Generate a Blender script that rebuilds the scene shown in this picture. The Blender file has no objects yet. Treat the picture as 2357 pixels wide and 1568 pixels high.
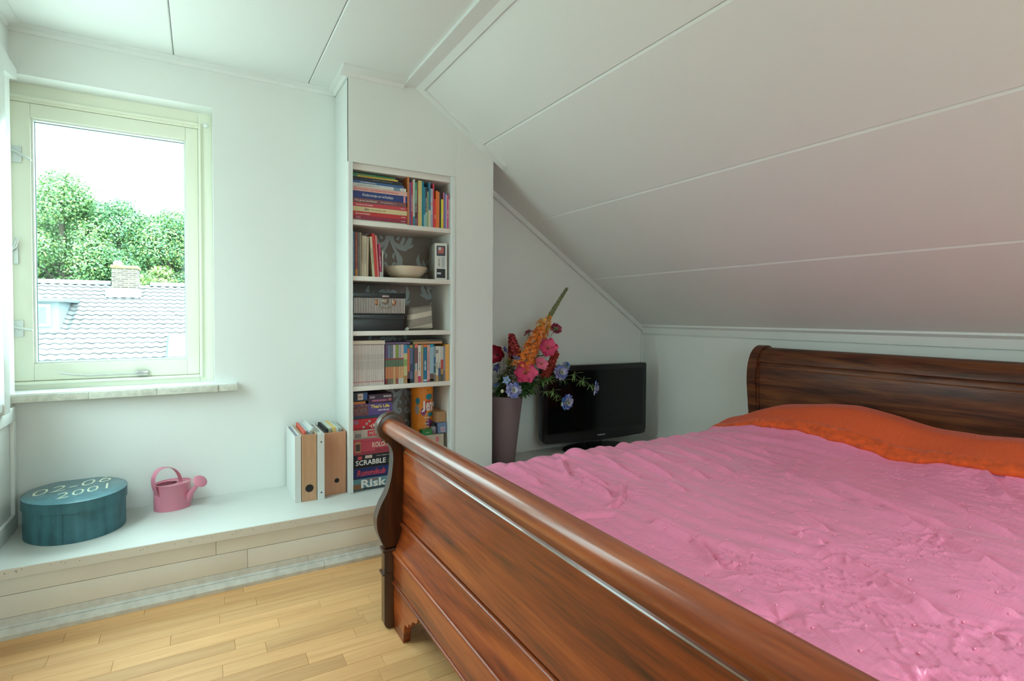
import bpy, bmesh, math, random
import numpy as np
from mathutils import Vector, Matrix
random.seed(7); np.random.seed(7)
PI = math.pi
scene = bpy.context.scene
COL = scene.collection

# ------------------------------------------------------------------ camera
F_PX, CX, CY, YAW, PITCH, ROLL, CAM_H = 1232.7, 1178.5, 757.84, .52833, .0246985, .00589, 1.146
FW = Vector((math.sin(YAW)*math.cos(PITCH), math.cos(YAW)*math.cos(PITCH), -math.sin(PITCH)))
RT0 = Vector((math.cos(YAW), -math.sin(YAW), 0)); UP0 = RT0.cross(FW)
RT = RT0*math.cos(ROLL)+UP0*math.sin(ROLL); UP = UP0*math.cos(ROLL)-RT0*math.sin(ROLL)
cam = bpy.data.objects.new('camera', bpy.data.cameras.new('camera')); COL.objects.link(cam)
cam.data.sensor_width = 36; cam.data.lens = F_PX/2357*36
cam.data.shift_y = -(784-CY)/2357; cam.data.clip_start = .02; cam.data.clip_end = 400
M = Matrix.Identity(4)
for i in range(3):
    M[i][0], M[i][1], M[i][2] = RT[i], UP[i], -FW[i]
M[2][3] = CAM_H
cam.matrix_world = M
scene.camera = cam
def at(u, v, Y=None, X=None, Z=None):
    """where the sight line of a photo pixel meets a wall, shelf or table plane of the room"""
    d = FW+RT*((u-CX)/F_PX)-UP*((v-CY)/F_PX)
    t = Y/d.y if Y is not None else X/d.x if X is not None else (Z-CAM_H)/d.z
    return Vector((0, 0, CAM_H))+d*t

# ------------------------------------------------------------------ light
world = bpy.data.worlds.new('world'); scene.world = world; world.use_nodes = True
wn = world.node_tree.nodes; wl = world.node_tree.links
bg = wn['Background']; bg.inputs['Strength'].default_value = 13
# overcast sky: brightest overhead, about a third of that at the horizon
tcw = wn.new('ShaderNodeTexCoord'); sxw = wn.new('ShaderNodeSeparateXYZ'); wl.new(tcw.outputs['Generated'], sxw.inputs[0])
rpw = wn.new('ShaderNodeValToRGB'); rpw.color_ramp.elements[0].position = 0.0; rpw.color_ramp.elements[1].position = .9
rpw.color_ramp.elements[0].color = (.198, .262, .268, 1); rpw.color_ramp.elements[1].color = (.715, .95, .97, 1)
wl.new(sxw.outputs['Z'], rpw.inputs[0]); wl.new(rpw.outputs[0], bg.inputs['Color'])
def area(name, loc, rot, sx, sy, power=0, color=(1, 1, 1), portal=False):
    l = bpy.data.lights.new(name, 'AREA'); l.shape = 'RECTANGLE'; l.size = sx; l.size_y = sy
    l.energy = power; l.color = color
    o = bpy.data.objects.new(name, l); o.location = loc; o.rotation_euler = rot; COL.objects.link(o)
    if portal: l.cycles.is_portal = True
    return o
area('portal_window_back', (-.33, 3.2, 1.46), (-PI/2, 0, 0), .74, 1.34, portal=True)
area('portal_window_left', (-.82, 2.275, 1.47), (0, -PI/2, 0), 1.34, .86, portal=True)
area('portal_fill_roof', (1.87+.13, -.86, 1.75+.19), (0, math.atan(.6725), 0), 1.12, .70, portal=True)

area('portal_fill_rear', (.6, -1.79, 1.4), (PI/2, 0, 0), 1.7, 1.1, portal=True)
scene.view_settings.view_transform = 'Standard'; scene.view_settings.look = 'None'
scene.view_settings.gamma = 1; scene.view_settings.use_curve_mapping = False
scene.view_settings.exposure = 0.27
scene.cycles.max_bounces = 10; scene.cycles.diffuse_bounces = 6; scene.cycles.transparent_max_bounces = 12
scene.cycles.sample_clamp_indirect = 6
scene.cycles.caustics_reflective = False; scene.cycles.caustics_refractive = False
try:
    scene.cycles.use_denoising = True
except Exception: pass

# ------------------------------------------------------------------ materials
MATS = {}
def newmat(name):
    m = bpy.data.materials.new(name); m.use_nodes = True
    return m, m.node_tree.nodes, m.node_tree.links, m.node_tree.nodes['Principled BSDF']
def mat(name, c, rough=.6, metal=0, coat=0, bump=0, bscale=200, var=0, vscale=8, spec=.5, sheen=0):
    if name in MATS: return MATS[name]
    m, n, l, p = newmat(name)
    p.inputs['Base Color'].default_value = (*c, 1); p.inputs['Roughness'].default_value = rough
    p.inputs['Metallic'].default_value = metal; p.inputs['Coat Weight'].default_value = coat
    p.inputs['Specular IOR Level'].default_value = spec; p.inputs['Sheen Weight'].default_value = sheen
    if bump or var:
        tc = n.new('ShaderNodeTexCoord')
    if var:
        t = n.new('ShaderNodeTexNoise'); t.inputs['Scale'].default_value = vscale; t.inputs['Detail'].default_value = 9
        l.new(tc.outputs['Object'], t.inputs['Vector'])
        r = n.new('ShaderNodeValToRGB'); r.color_ramp.elements[0].position = .3; r.color_ramp.elements[1].position = .7
        r.color_ramp.elements[0].color = (*[x*(1-var) for x in c], 1); r.color_ramp.elements[1].color = (*[min(1, x*(1+var)) for x in c], 1)
        l.new(t.outputs['Fac'], r.inputs['Fac']); l.new(r.outputs['Color'], p.inputs['Base Color'])
    if bump:
        t = n.new('ShaderNodeTexNoise'); t.inputs['Scale'].default_value = bscale; t.inputs['Detail'].default_value = 3
        l.new(tc.outputs['Object'], t.inputs['Vector'])
        b = n.new('ShaderNodeBump'); b.inputs['Strength'].default_value = bump; b.inputs['Distance'].default_value = .002
        l.new(t.outputs['Fac'], b.inputs['Height']); l.new(b.outputs['Normal'], p.inputs['Normal'])
    MATS[name] = m
    return m
def wood(name, dark, mid, light, axis=1, rough=.3, coat=.3, fine=60, broad=5, rnd=0.0, contrast=(.33, .5, .68), streak=14.0, spec=.5):
    m, n, l, p = newmat(name)
    tc = n.new('ShaderNodeTexCoord'); mp = n.new('ShaderNodeMapping')
    s = [streak]*3; s[axis] = 1.0
    mp.inputs['Scale'].default_value = s
    l.new(tc.outputs['Object'], mp.inputs['Vector'])
    if rnd:
        oi = n.new('ShaderNodeObjectInfo'); mul = n.new('ShaderNodeMath'); mul.operation = 'MULTIPLY'; mul.inputs[1].default_value = 30
        l.new(oi.outputs['Random'], mul.inputs[0]); l.new(mul.outputs[0], mp.inputs['Location'])
    a = n.new('ShaderNodeTexNoise'); a.inputs['Scale'].default_value = broad/5; a.inputs['Detail'].default_value = 6; a.inputs['Distortion'].default_value = 1.2
    b = n.new('ShaderNodeTexNoise'); b.inputs['Scale'].default_value = fine/5; b.inputs['Detail'].default_value = 4
    l.new(mp.outputs['Vector'], a.inputs['Vector']); l.new(mp.outputs['Vector'], b.inputs['Vector'])
    mx = n.new('ShaderNodeMix'); mx.inputs['Factor'].default_value = .28
    l.new(a.outputs['Fac'], mx.inputs['A']); l.new(b.outputs['Fac'], mx.inputs['B'])
    r = n.new('ShaderNodeValToRGB'); e = r.color_ramp.elements
    e[0].position = contrast[0]; e[0].color = (*dark, 1); e[1].position = contrast[2]; e[1].color = (*light, 1)
    q = e.new(contrast[1]); q.color = (*mid, 1)
    l.new(mx.outputs[0], r.inputs['Fac'])
    if rnd:
        hs = n.new('ShaderNodeHueSaturation'); mr = n.new('ShaderNodeMapRange'); mr.inputs['To Min'].default_value = 1-rnd; mr.inputs['To Max'].default_value = 1+rnd
        l.new(oi.outputs['Random'], mr.inputs['Value']); l.new(mr.outputs['Result'], hs.inputs['Value'])
        l.new(r.outputs['Color'], hs.inputs['Color']); l.new(hs.outputs['Color'], p.inputs['Base Color'])
    else:
        l.new(r.outputs['Color'], p.inputs['Base Color'])
    p.inputs['Roughness'].default_value = rough; p.inputs['Specular IOR Level'].default_value = spec; p.inputs['Coat Weight'].default_value = coat; p.inputs['Coat Roughness'].default_value = .12
    bp = n.new('ShaderNodeBump'); bp.inputs['Strength'].default_value = .12; bp.inputs['Distance'].default_value = .001
    l.new(b.outputs['Fac'], bp.inputs['Height']); l.new(bp.outputs['Normal'], p.inputs['Normal'])
    MATS[name] = m
    return m
W_WALL = mat('wall_paint', (.73, .745, .72), .75, bump=.25, bscale=130)
W_CEIL = mat('ceiling_panel_paint', (.735, .755, .735), .55, bump=.06, bscale=60)
W_GLOSS = mat('white_gloss_paint', (.71, .73, .71), .32, bump=.05, bscale=40)
W_RISER = mat('riser_paint', (.72, .70, .65), .4, bump=.08, bscale=40, var=.03)
W_SHELF = mat('shelf_paint', (.74, .70, .65), .4)
W_FRAME = mat('cream_frame_paint', (.80, .81, .68), .35)
W_STONE = mat('sill_stone', (.58, .57, .49), .5, var=.15, vscale=60)
SKIRT = mat('skirting_grey_paint', (.60, .61, .58), .45, var=.12, vscale=30)
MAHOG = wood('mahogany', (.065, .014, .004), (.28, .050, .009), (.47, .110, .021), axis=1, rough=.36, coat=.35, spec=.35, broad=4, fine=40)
MAHOG_SHADED = wood('shaded_mahogany', (.018, .005, .003), (.095, .026, .009), (.19, .060, .018), axis=1, rough=.42, coat=.08, spec=.3, broad=6, fine=50, contrast=(.36, .5, .66))  # same mahogany darkened: the headboard's shade is put into the colour
MAHOG_POST_SHADED = wood('shaded_post_mahogany', (.02, .007, .003), (.055, .018, .007), (.11, .038, .014), axis=2, rough=.3, coat=.3)  # mahogany darkened for post faces turned away from the window, shade in the colour
BEECH = wood('beech_parquet', (.60, .31, .125), (.70, .385, .165), (.78, .455, .21), axis=0, rough=.5, coat=.0, rnd=.10, broad=5, fine=50)
DARK = mat('dark_gap', (.02, .018, .015), .8)
BLACK = mat('black_plastic', (.006, .006, .007), .25)
SCREEN = mat('screen_glass', (.003, .0035, .004), .12, spec=.4)
STEEL = mat('brushed_steel', (.55, .55, .55), .3, metal=1)
WMETAL = mat('worn_metal', (.62, .64, .62), .3, metal=.35)
PAPER = mat('paper', (.62, .57, .46), .8)

# ------------------------------------------------------------------ helpers
ORG = {}
def origin(p): return ORG.get(p.name, Vector((0, 0, 0))) if p else Vector((0, 0, 0))
def tag(o, label=None, cat=None, group=None, kind=None):
    if label: o['label'] = label
    if cat: o['category'] = cat
    if group: o['group'] = group
    if kind: o['kind'] = kind
    return o
def thing(name, label, cat, loc, group=None):
    o = bpy.data.objects.new(name, None); o.empty_display_size = .05; COL.objects.link(o); o.location = loc
    ORG[o.name] = Vector(loc)
    return tag(o, label, cat, group)
def obj(name, bm, m, parent=None, smooth=None, label=None, kind=None, org=None):
    me = bpy.data.meshes.new(name)
    og = origin(parent) if parent else Vector(org) if org is not None else Vector((0, 0, 0))
    if og.length: bmesh.ops.translate(bm, verts=bm.verts, vec=-og)
    bm.to_mesh(me); bm.free()
    ms = m if isinstance(m, (list, tuple)) else [m]
    for q in ms: me.materials.append(q)
    if smooth is not None:
        me.shade_smooth(); me.set_sharp_from_angle(angle=math.radians(smooth))
    o = bpy.data.objects.new(name, me); COL.objects.link(o)
    if parent: o.parent = parent
    else: o.location = og
    ORG[o.name] = og
    if label: o['label'] = label
    if kind: o['kind'] = kind
    return o
def box(bm, x0, x1, y0, y1, z0, z1, bev=0, mi=0, T=None):
    x0, x1 = min(x0, x1), max(x0, x1); y0, y1 = min(y0, y1), max(y0, y1); z0, z1 = min(z0, z1), max(z0, z1)
    vs = [bm.verts.new((x, y, z)) for x in (x0, x1) for y in (y0, y1) for z in (z0, z1)]
    fs = [bm.faces.new([vs[i] for i in q]) for q in ((0, 1, 3, 2), (4, 6, 7, 5), (0, 4, 5, 1), (2, 3, 7, 6), (0, 2, 6, 4), (1, 5, 7, 3))]
    for f in fs: f.material_index = mi
    if bev:
        es = list({e for f in fs for e in f.edges})
        r = bmesh.ops.bevel(bm, geom=es, offset=bev, segments=2, affect='EDGES', profile=.6)
        vs = list({v for f in r['faces'] for v in f.verts} | {v for v in vs if v.is_valid})
    if T is not None:
        vs = [v for v in vs if v.is_valid]
        bmesh.ops.transform(bm, matrix=T, verts=vs)
    return bm
def B(): return bmesh.new()
def bxo(name, x0, x1, y0, y1, z0, z1, m, parent=None, bev=0, T=None, **k):
    return obj(name, box(B(), x0, x1, y0, y1, z0, z1, bev, T=T), m, parent, smooth=35 if bev else None, **k)
def prism(bm, pts, axis, a0, a1, mi=0, bev=0):
    """closed polygon of 2D points extruded along an axis (0:x pts=(y,z), 1:y pts=(x,z), 2:z pts=(x,y))"""
    def P(p, a):
        return (a, p[0], p[1]) if axis == 0 else (p[0], a, p[1]) if axis == 1 else (p[0], p[1], a)
    A = [bm.verts.new(P(p, a0)) for p in pts]; Bv = [bm.verts.new(P(p, a1)) for p in pts]
    n = len(pts); fs = [bm.faces.new(A), bm.faces.new(Bv[::-1])]
    for i in range(n):
        fs.append(bm.faces.new((A[i], Bv[i], Bv[(i+1) % n], A[(i+1) % n])))
    for f in fs: f.material_index = mi
    if bev:
        es = list(fs[0].edges)+list(fs[1].edges)
        bmesh.ops.bevel(bm, geom=es, offset=bev, segments=3, affect='EDGES', profile=.5)
    bmesh.ops.recalc_face_normals(bm, faces=bm.faces)
    return bm
def lathe(bm, prof, c, n=40, T=None, mi=0, sx=1, sy=1):
    rings = []
    vs = []
    for r, z in prof:
        ring = [bm.verts.new((c[0]+sx*r*math.cos(2*PI*i/n), c[1]+sy*r*math.sin(2*PI*i/n), c[2]+z)) for i in range(n)] if r > 1e-6 else [bm.verts.new((c[0], c[1], c[2]+z))]
        rings.append(ring); vs += ring
    for a, b in zip(rings, rings[1:]):
        for i in range(n):
            j = (i+1) % n
            if len(a) == 1 and len(b) == 1: continue
            if len(a) == 1: f = bm.faces.new((a[0], b[i], b[j]))
            elif len(b) == 1: f = bm.faces.new((a[i], a[j], b[0]))
            else: f = bm.faces.new((a[i], a[j], b[j], b[i]))
            f.material_index = mi
    if T is not None: bmesh.ops.transform(bm, matrix=T, verts=vs)
    return bm
def tube(bm, pts, rad, n=8, mi=0, caps=True, flat=None):
    pts = [Vector(p) for p in pts]
    rads = rad if isinstance(rad, (list, tuple)) else [rad]*len(pts)
    rings = []; up = None
    for i, p in enumerate(pts):
        t = (pts[min(i+1, len(pts)-1)]-pts[max(i-1, 0)]).normalized()
        if up is None:
            up = Vector((0, 0, 1)) if abs(t.z) < .9 else Vector((0, 1, 0))
        s = t.cross(up).normalized(); up = s.cross(t).normalized()
        ring = []
        for k in range(n):
            a = 2*PI*k/n; fx = flat if flat else 1
            ring.append(bm.verts.new(p+s*math.cos(a)*rads[i]+up*math.sin(a)*rads[i]*fx))
        rings.append(ring)
    for a, b in zip(rings, rings[1:]):
        for k in range(n):
            j = (k+1) % n; f = bm.faces.new((a[k], a[j], b[j], b[k])); f.material_index = mi
    if caps:
        bm.faces.new(rings[0][::-1]).material_index = mi; bm.faces.new(rings[-1]).material_index = mi
    return bm
TEXTS = []
def text(body, x, y, z, w, h, m, parent, vert=0, rotz=0, off=0.0, italic=0, name='lettering', tilt=0):
    """flat print lying just proud of a face that looks towards -Y; w,h the wanted size, centre at x,y,z"""
    c = bpy.data.curves.new(name, 'FONT'); c.body = body; c.size = h; c.extrude = .00015; c.offset = off*h
    c.align_x = 'CENTER'; c.align_y = 'CENTER'; c.resolution_u = 2; c.shear = italic
    c.materials.append(m)
    o = bpy.data.objects.new(name, c); COL.objects.link(o)
    o.parent = parent; o.location = Vector((x, y, z))-origin(parent)
    o.rotation_euler = (Matrix.Rotation(rotz, 3, 'Z') @ Matrix.Rotation(PI/2, 3, 'X') @ Matrix.Rotation(-PI/2*vert+tilt, 3, 'Z')).to_euler()
    TEXTS.append((o, w, h))
    return o
def strip_quad(bm, x0, x1, z0, z1, y, mi=0):
    f = bm.faces.new([bm.verts.new(p) for p in ((x0, y, z0), (x1, y, z0), (x1, y, z1), (x0, y, z1))]); f.material_index = mi

# ------------------------------------------------------------------ room dimensions
XL, XR, YB, YF, ZC, ZL = -.675, 2.885, 3.0, -1.6, 2.344, .25
SL = .6725; ZK = 1.068
def zs(x): return ZK+SL*(XR-x)
XS = XR-(ZC-ZK)/SL            # where slope meets flat ceiling
TH = .14
def S(name, bm, m, **k): return obj(name, bm, m, kind='structure', **k)
# walls
b = B()
wx0, wx1, wz0, wz1 = -.70, .062, .80, 2.147
prism(b, [(wx1, -.1), (XR+.1, -.1), (XR+.1, ZK), (XS, ZC+.12), (wx1, ZC+.12)], 1, YB, YB+.3)
prism(b, [(XL-.3, -.1), (wx1, -.1), (wx1, wz0), (XL-.3, wz0)], 1, YB, YB+.3)
prism(b, [(XL-.3, wz1), (wx1, wz1), (wx1, ZC+.12), (XL-.3, ZC+.12)], 1, YB, YB+.3)
prism(b, [(XL-.3, wz0), (wx0-.03, wz0), (wx0-.03, wz1), (XL-.3, wz1)], 1, YB, YB+.3)
wall_back = S('wall_back', b, W_WALL)
b = B()
ly0, ly1, lz0, lz1 = 1.85, 2.70, .80, 2.14
prism(b, [(YF, lz1), (YB, lz1), (YB, ZC+.1), (YF, ZC+.1)], 0, XL-TH, XL)
prism(b, [(YF, -.1), (ly0, -.1), (ly0, lz1), (YF, lz1)], 0, XL-TH, XL)
prism(b, [(ly0, -.1), (YB, -.1), (YB, lz0), (ly0, lz0)], 0, XL-TH, XL)
prism(b, [(ly1, lz0), (YB, lz0), (YB, lz1), (ly1, lz1)], 0, XL-TH, XL)
wall_left = S('wall_left', b, W_WALL)
b = B(); box(b, XR, XR+.1, YF, YB, -.1, ZK+.02)
wall_right = S('wall_right', b, W_WALL)
b = B()
rx0, rx1, rz0, rz1 = -.25, 1.45, .85, 1.95
prism(b, [(XL-.14, -.1), (XR+.1, -.1), (XR+.1, rz0), (XL-.14, rz0)], 1, YF-.15, YF)
prism(b, [(XL-.14, rz0), (rx0, rz0), (rx0, rz1), (XL-.14, rz1)], 1, YF-.15, YF)
prism(b, [(rx1, rz0), (XR+.1, rz0), (XR+.1, ZK), (rx1, zs(rx1))], 1, YF-.15, YF)
prism(b, [(XL-.14, rz1), (rx1, rz1), (rx1, zs(rx1)), (XS, ZC+.1), (XL-.14, ZC+.1)], 1, YF-.15, YF)
wall_front = S('wall_front', b, W_WALL)
# panels standing proud on the left wall below its window
lp = [('panel_rail', 2.50, 2.955, .25, .315), ('panel_rail', 2.50, 2.955, .70, .757), ('panel_stile', 2.915, 2.955, .315, .70)]
for nme, y0, y1, z0, z1 in lp:
    bxo(nme, XL, XL+.014, y0, y1, z0, z1, W_WALL, wall_left, bev=.003)
# ------------------------------------------------------------------ floor
b = B(); box(b, XL-.1, XR+.1, YF-.1, YB+.1, -.08, -.004)
floor = S('floor', b, mat('floor_under', (.22, .13, .06), .6))
rng = random.Random(3)
meshes = {}
sw = .068; count = 0
rest = B()
def plank_mesh(L):
    k = round(L, 4)
    if k not in meshes:
        bm = B(); box(bm, 0, k-.0006, 0, sw-.0006, -.004, 0, bev=0)
        me = bpy.data.meshes.new('plank')
        es = [e for e in bm.edges if all(v.co.z > -.001 for v in e.verts)]
        bmesh.ops.bevel(bm, geom=es, offset=.0008, segments=1, affect='EDGES')
        bm.to_mesh(me); bm.free(); me.materials.append(BEECH); meshes[k] = me
    return meshes[k]
nrow = int((2.505-YF)/sw)+1
for r in range(nrow):
    y0 = 2.505-(r+1)*sw
    x = XL-rng.random()*.4
    while x < XR:
        L = rng.choice((.28, .34, .42, .50, .58, .66))
        x0, x1 = max(x, XL), min(x+L, XR)
        if x1-x0 > .02:
            seen = y0 > .95 and x0 < min(.75, -.35+ (2.5-y0)*1.1+1.2) and count < 290
            if seen:
                o = bpy.data.objects.new('plank', plank_mesh(x1-x0)); o.parent = floor
                o.location = (x0, y0, 0); COL.objects.link(o); count += 1
            else:
                box(rest, x0, x1-.0006, y0, y0+sw-.0006, -.004, 0)
        x += L
obj('plank_field', rest, BEECH, floor, kind='stuff')

# ------------------------------------------------------------------ ceiling
HX0, HX1, HY0, HY1 = 1.40, 2.34, -1.22, -.50          # roof window added out of view to light the room from above
b = B(); prism(b, [(XL-.1, ZC+.02), (XS, ZC+.02), (XS, ZC+.16), (XL-.1, ZC+.16)], 1, YF-.1, YB+.1)
def sl(x0, x1, y0, y1): prism(b, [(x0, zs(x0)+.02), (x1, zs(x1)+.02), (x1, zs(x1)+.14), (x0, zs(x0)+.14)], 1, y0, y1)
sl(XS, HX0, YF-.1, YB+.1); sl(HX1, XR+.12, YF-.1, YB+.1); sl(HX0, HX1, YF-.1, HY0); sl(HX0, HX1, HY1, YB+.1)
ceiling = S('ceiling', b, DARK)
def cpanel(x0, x1):
    b = B(); g = .004
    box(b, x0+.0012, x1-.0012, YF, YB, ZC, ZC+.02)
    es = [e for e in b.edges if all(abs(v.co.z-ZC) < 1e-5 for v in e.verts) and abs(e.verts[0].co.x-e.verts[1].co.x) < 1e-5]
    bmesh.ops.bevel(b, geom=es, offset=g, segments=1, affect='EDGES')
    obj('ceiling_panel', b, W_CEIL, ceiling)
for x0, x1 in ((XL, -.094), (-.094, .498), (.498, XS)): cpanel(x0, x1)
ln = math.sqrt(1+SL*SL); nx, nz = SL/ln, 1/ln
def spanel(x0, x1, ya=YF, yb=YB):
    pts = [(x0+.006, zs(x0+.006)), (x0+.001, zs(x0+.001)+.006), (x0+.001, zs(x0)+.024), (x1-.001, zs(x1)+.024), (x1-.001, zs(x1-.001)+.006), (x1-.006, zs(x1-.006))]
    b = prism(B(), pts, 1, ya, yb)
    obj('sloped_panel', b, W_CEIL, ceiling)
gx = [XS, 1.368, 1.868, 2.381, XR]
for x0, x1 in zip(gx, gx[1:]):
    if x1 < 1.4 or x0 > 2.35: spanel(x0, x1)
    else: spanel(x0, x1, HY1, YB); spanel(x0, x1, YF, HY0)
spanel(1.368, HX0, HY0, HY1); spanel(HX1, 2.381, HY0, HY1)
fill_win4 = S('fill_window_4', prism(B(), [(HX0, zs(HX0)+.10), (HX0+.06, zs(HX0+.06)+.10), (HX0+.06, zs(HX0+.06)+.15), (HX0, zs(HX0)+.15)], 1, HY0, HY1), W_GLOSS)
obj('window_frame', prism(B(), [(HX1-.06, zs(HX1-.06)+.10), (HX1, zs(HX1)+.10), (HX1, zs(HX1)+.15), (HX1-.06, zs(HX1-.06)+.15)], 1, HY0, HY1), W_GLOSS, fill_win4)
for y0, y1 in ((HY0, HY0+.06), (HY1-.06, HY1)):
    obj('window_frame', prism(B(), [(HX0+.06, zs(HX0+.06)+.10), (HX1-.06, zs(HX1-.06)+.10), (HX1-.06, zs(HX1-.06)+.15), (HX0+.06, zs(HX0+.06)+.15)], 1, y0, y1), W_GLOSS, fill_win4)
FILL_ROOF_PANE = prism(B(), [(HX0+.06, zs(HX0+.06)+.12), (HX1-.06, zs(HX1-.06)+.12), (HX1-.06, zs(HX1-.06)+.122), (HX0+.06, zs(HX0+.06)+.122)], 1, HY0+.06, HY1-.06)
# trims
TR = 'trim_1'
trim = S('trim_1', prism(B(), [(2.955, ZC), (3.0, ZC), (3.0, ZC-.026), (2.992, ZC-.026), (2.986, ZC-.012), (2.955, ZC-.006)], 0, XL, .638), W_GLOSS)
S('trim_2', prism(B(), [(XL, ZC), (XL+.045, ZC), (XL+.045, ZC-.006), (XL+.012, ZC-.012), (XL+.008, ZC-.026), (XL, ZC-.026)], 1, YF, 2.955), W_GLOSS)
# beam trim where flat ceiling meets slope
S('trim_3', prism(B(), [(.918, ZC), (XS, ZC), (XS+.03, zs(XS+.03)), (XS+.028, zs(XS+.03)-.012), (XS-.004, ZC-.014), (.918, ZC-.014)], 1, YF, 2.70), W_GLOSS)
# trims on the bookcase front under the ceiling and slope
S('trim_4', prism(B(), [(2.625, ZC), (2.70, ZC), (2.70, ZC-.03), (2.692, ZC-.03), (2.68, ZC-.014), (2.625, ZC-.008)], 0, .60, .918), W_GLOSS)
def slope_strip(name, x0, x1, y0, y1, t):
    return S(name, prism(B(), [(x0, zs(x0)+.001), (x1, zs(x1)+.001), (x1-nx*t, zs(x1)-nz*t), (x0-nx*t, zs(x0)-nz*t)], 1, y0, y1), W_GLOSS)
slope_strip('trim_5', XS+.03, 1.505, 2.655, 2.70, .012)
slope_strip('trim_6', 1.447, XR, 2.975, 3.0, .03)
# knee wall trim
S('trim_7', prism(B(), [(XR, ZK+.01), (XR, ZK-.048), (XR-.012, ZK-.048), (XR-.016, ZK-.006), (XR-.03, ZK+.008), (XR-.028, zs(XR-.028))], 1, YF, 2.975), W_GLOSS)
# trim down the left side of the bookcase at the ceiling, recess corner bead
S('trim_8', prism(B(), [(.60, ZC), (.638, ZC), (.638, ZC-.03), (.630, ZC-.03), (.622, ZC-.014), (.60, ZC-.008)], 1, 2.70, 2.975), W_GLOSS)
S('trim_9', box(B(), XR-.012, XR, 2.985, 3.0, ZL, ZK-.02), W_WALL)
# the box casing beside the left window
b = B(); box(b, XL-.02, -.64, 2.715, 2.785, .757, 2.14, bev=.003)
S('trim_10', b, W_GLOSS, smooth=35)
S('trim_11', prism(B(), [(2.785, 2.185), (2.90, 2.17), (3.0, 2.16), (3.0, 2.12), (2.785, 2.09)], 0, XL-.02, -.652), W_GLOSS)

# ------------------------------------------------------------------ ledge
ledge = S('trim_12', box(B(), XL, XR, 2.52, YB, 0, ZL-.032), W_RISER)
ledge['label'] = 'long low white ledge of planks under the window'
bxo('ledge_top', XL, XR, 2.488, YB, ZL-.032, ZL, mat('ledge_paint', (.60, .61, .585), .4, var=.03, vscale=6), ledge, bev=.003)
bxo('ledge_edging', XL, XR, 2.486, 2.492, ZL-.036, ZL-.002, mat('edging_paint', (.66, .63, .57), .45), ledge)
nh = B()
for _ in range(40):
    x = random.uniform(-.65, .8); z = ZL-random.uniform(.008, .02)
    lathe(nh, [(0, 0), (.0014, 0), (0, .0008)], (0, 0, 0), 6, T=Matrix.Translation((x, 2.4859, z)) @ Matrix.Rotation(PI/2, 4, 'X'))
obj('nail_head', nh, DARK, ledge, kind='stuff')
for rz0_, rz1_, xs in ((.152, .2115, (XL, .052, 1.3, XR)), (.071, .150, (XL, .169, 1.6, XR))):
    for x0, x1 in zip(xs, xs[1:]):
        b = B(); box(b, x0+.0006, x1-.0006, 2.502, 2.522, rz0_, rz1_, bev=.0008)
        obj('riser_plank', b, W_RISER, ledge, smooth=35)
for xs in ((XL, .411, XR),):
    for x0, x1 in zip(xs, xs[1:]):
        obj('riser_board', prism(B(), [(2.52, .070), (2.502, .070), (2.500, .045), (2.493, .038), (2.52, .038)], 0, x0+.0005, x1-.0005), SKIRT, ledge)
for xs in ((XL, .478, XR),):
    for x0, x1 in zip(xs, xs[1:]):
        S('baseboard_back', prism(B(), [(2.52, 0), (2.482, 0), (2.480, .016), (2.486, .026), (2.492, .037), (2.52, .037)], 0, x0+.0005, x1-.0005), SKIRT)

# ------------------------------------------------------------------ window (back)
win = S('window_1', box(B(), -.70, .062, 3.17, 3.20, .80, .815), W_FRAME)
def frame(name, x0, x1, z0, z1, w, y0, y1, m, par, bev=.003, wl=None, wr=None, wt=None, wb=None):
    wl = w if wl is None else wl; wr = w if wr is None else wr; wt = w if wt is None else wt; wb = w if wb is None else wb
    bxo(name, x0, x0+wl, y0, y1, z0, z1, m, par, bev=bev)
    bxo(name, x1-wr, x1, y0, y1, z0, z1, m, par, bev=bev)
    bxo(name, x0+wl, x1-wr, y0, y1, z1-wt, z1, m, par, bev=bev)
    bxo(name, x0+wl, x1-wr, y0, y1, z0, z0+wb, m, par, bev=bev)
frame('window_frame', -.72, .062, .80, 2.165, .05, 3.115, 3.20, W_FRAME, win, wr=.0615, wt=.0965, wb=.0435, wl=.014)
frame('frame_rebate', -.70, .04, .80, 2.13, .05, 3.181, 3.20, W_FRAME, win, bev=0, wl=.02, wr=.055, wt=.085, wb=.065)
frame('frame_bead', -.708, .012, .83, 2.092, .012, 3.100, 3.116, W_FRAME, win, bev=.003, wl=.004)
frame('sash', -.704, -.001, .845, 2.067, .05, 3.118, 3.18, W_FRAME, win, wl=.068, wr=.052, wt=.062, wb=.074)
frame('glazing_bead', -.636, -.053, .919, 2.005, .008, 3.128, 3.158, W_GLOSS, win, bev=.002, wb=.010)
frame('pane_seal', -.630, -.059, .927, 1.998, .004, 3.150, 3.156, mat('seal', (.10, .20, .20), .6), win, bev=0)
m, n, l, p = newmat('pane_glass')
for q in list(n):
    if q.type != 'OUTPUT_MATERIAL': n.remove(q)
out = [q for q in n if q.type == 'OUTPUT_MATERIAL'][0]
tr = n.new('ShaderNodeBsdfTransparent'); tr.inputs['Color'].default_value = (.96, .99, .98, 1)
gl = n.new('ShaderNodeBsdfGlossy'); gl.inputs['Roughness'].default_value = .02
lwt = n.new('ShaderNodeLayerWeight'); pw = n.new('ShaderNodeMath'); pw.operation = 'POWER'; pw.inputs[1].default_value = 5; l.new(lwt.outputs['Facing'], pw.inputs[0])
fr = n.new('ShaderNodeMath'); fr.operation = 'MULTIPLY_ADD'; fr.inputs[1].default_value = .5; fr.inputs[2].default_value = .02; l.new(pw.outputs[0], fr.inputs[0])
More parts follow.
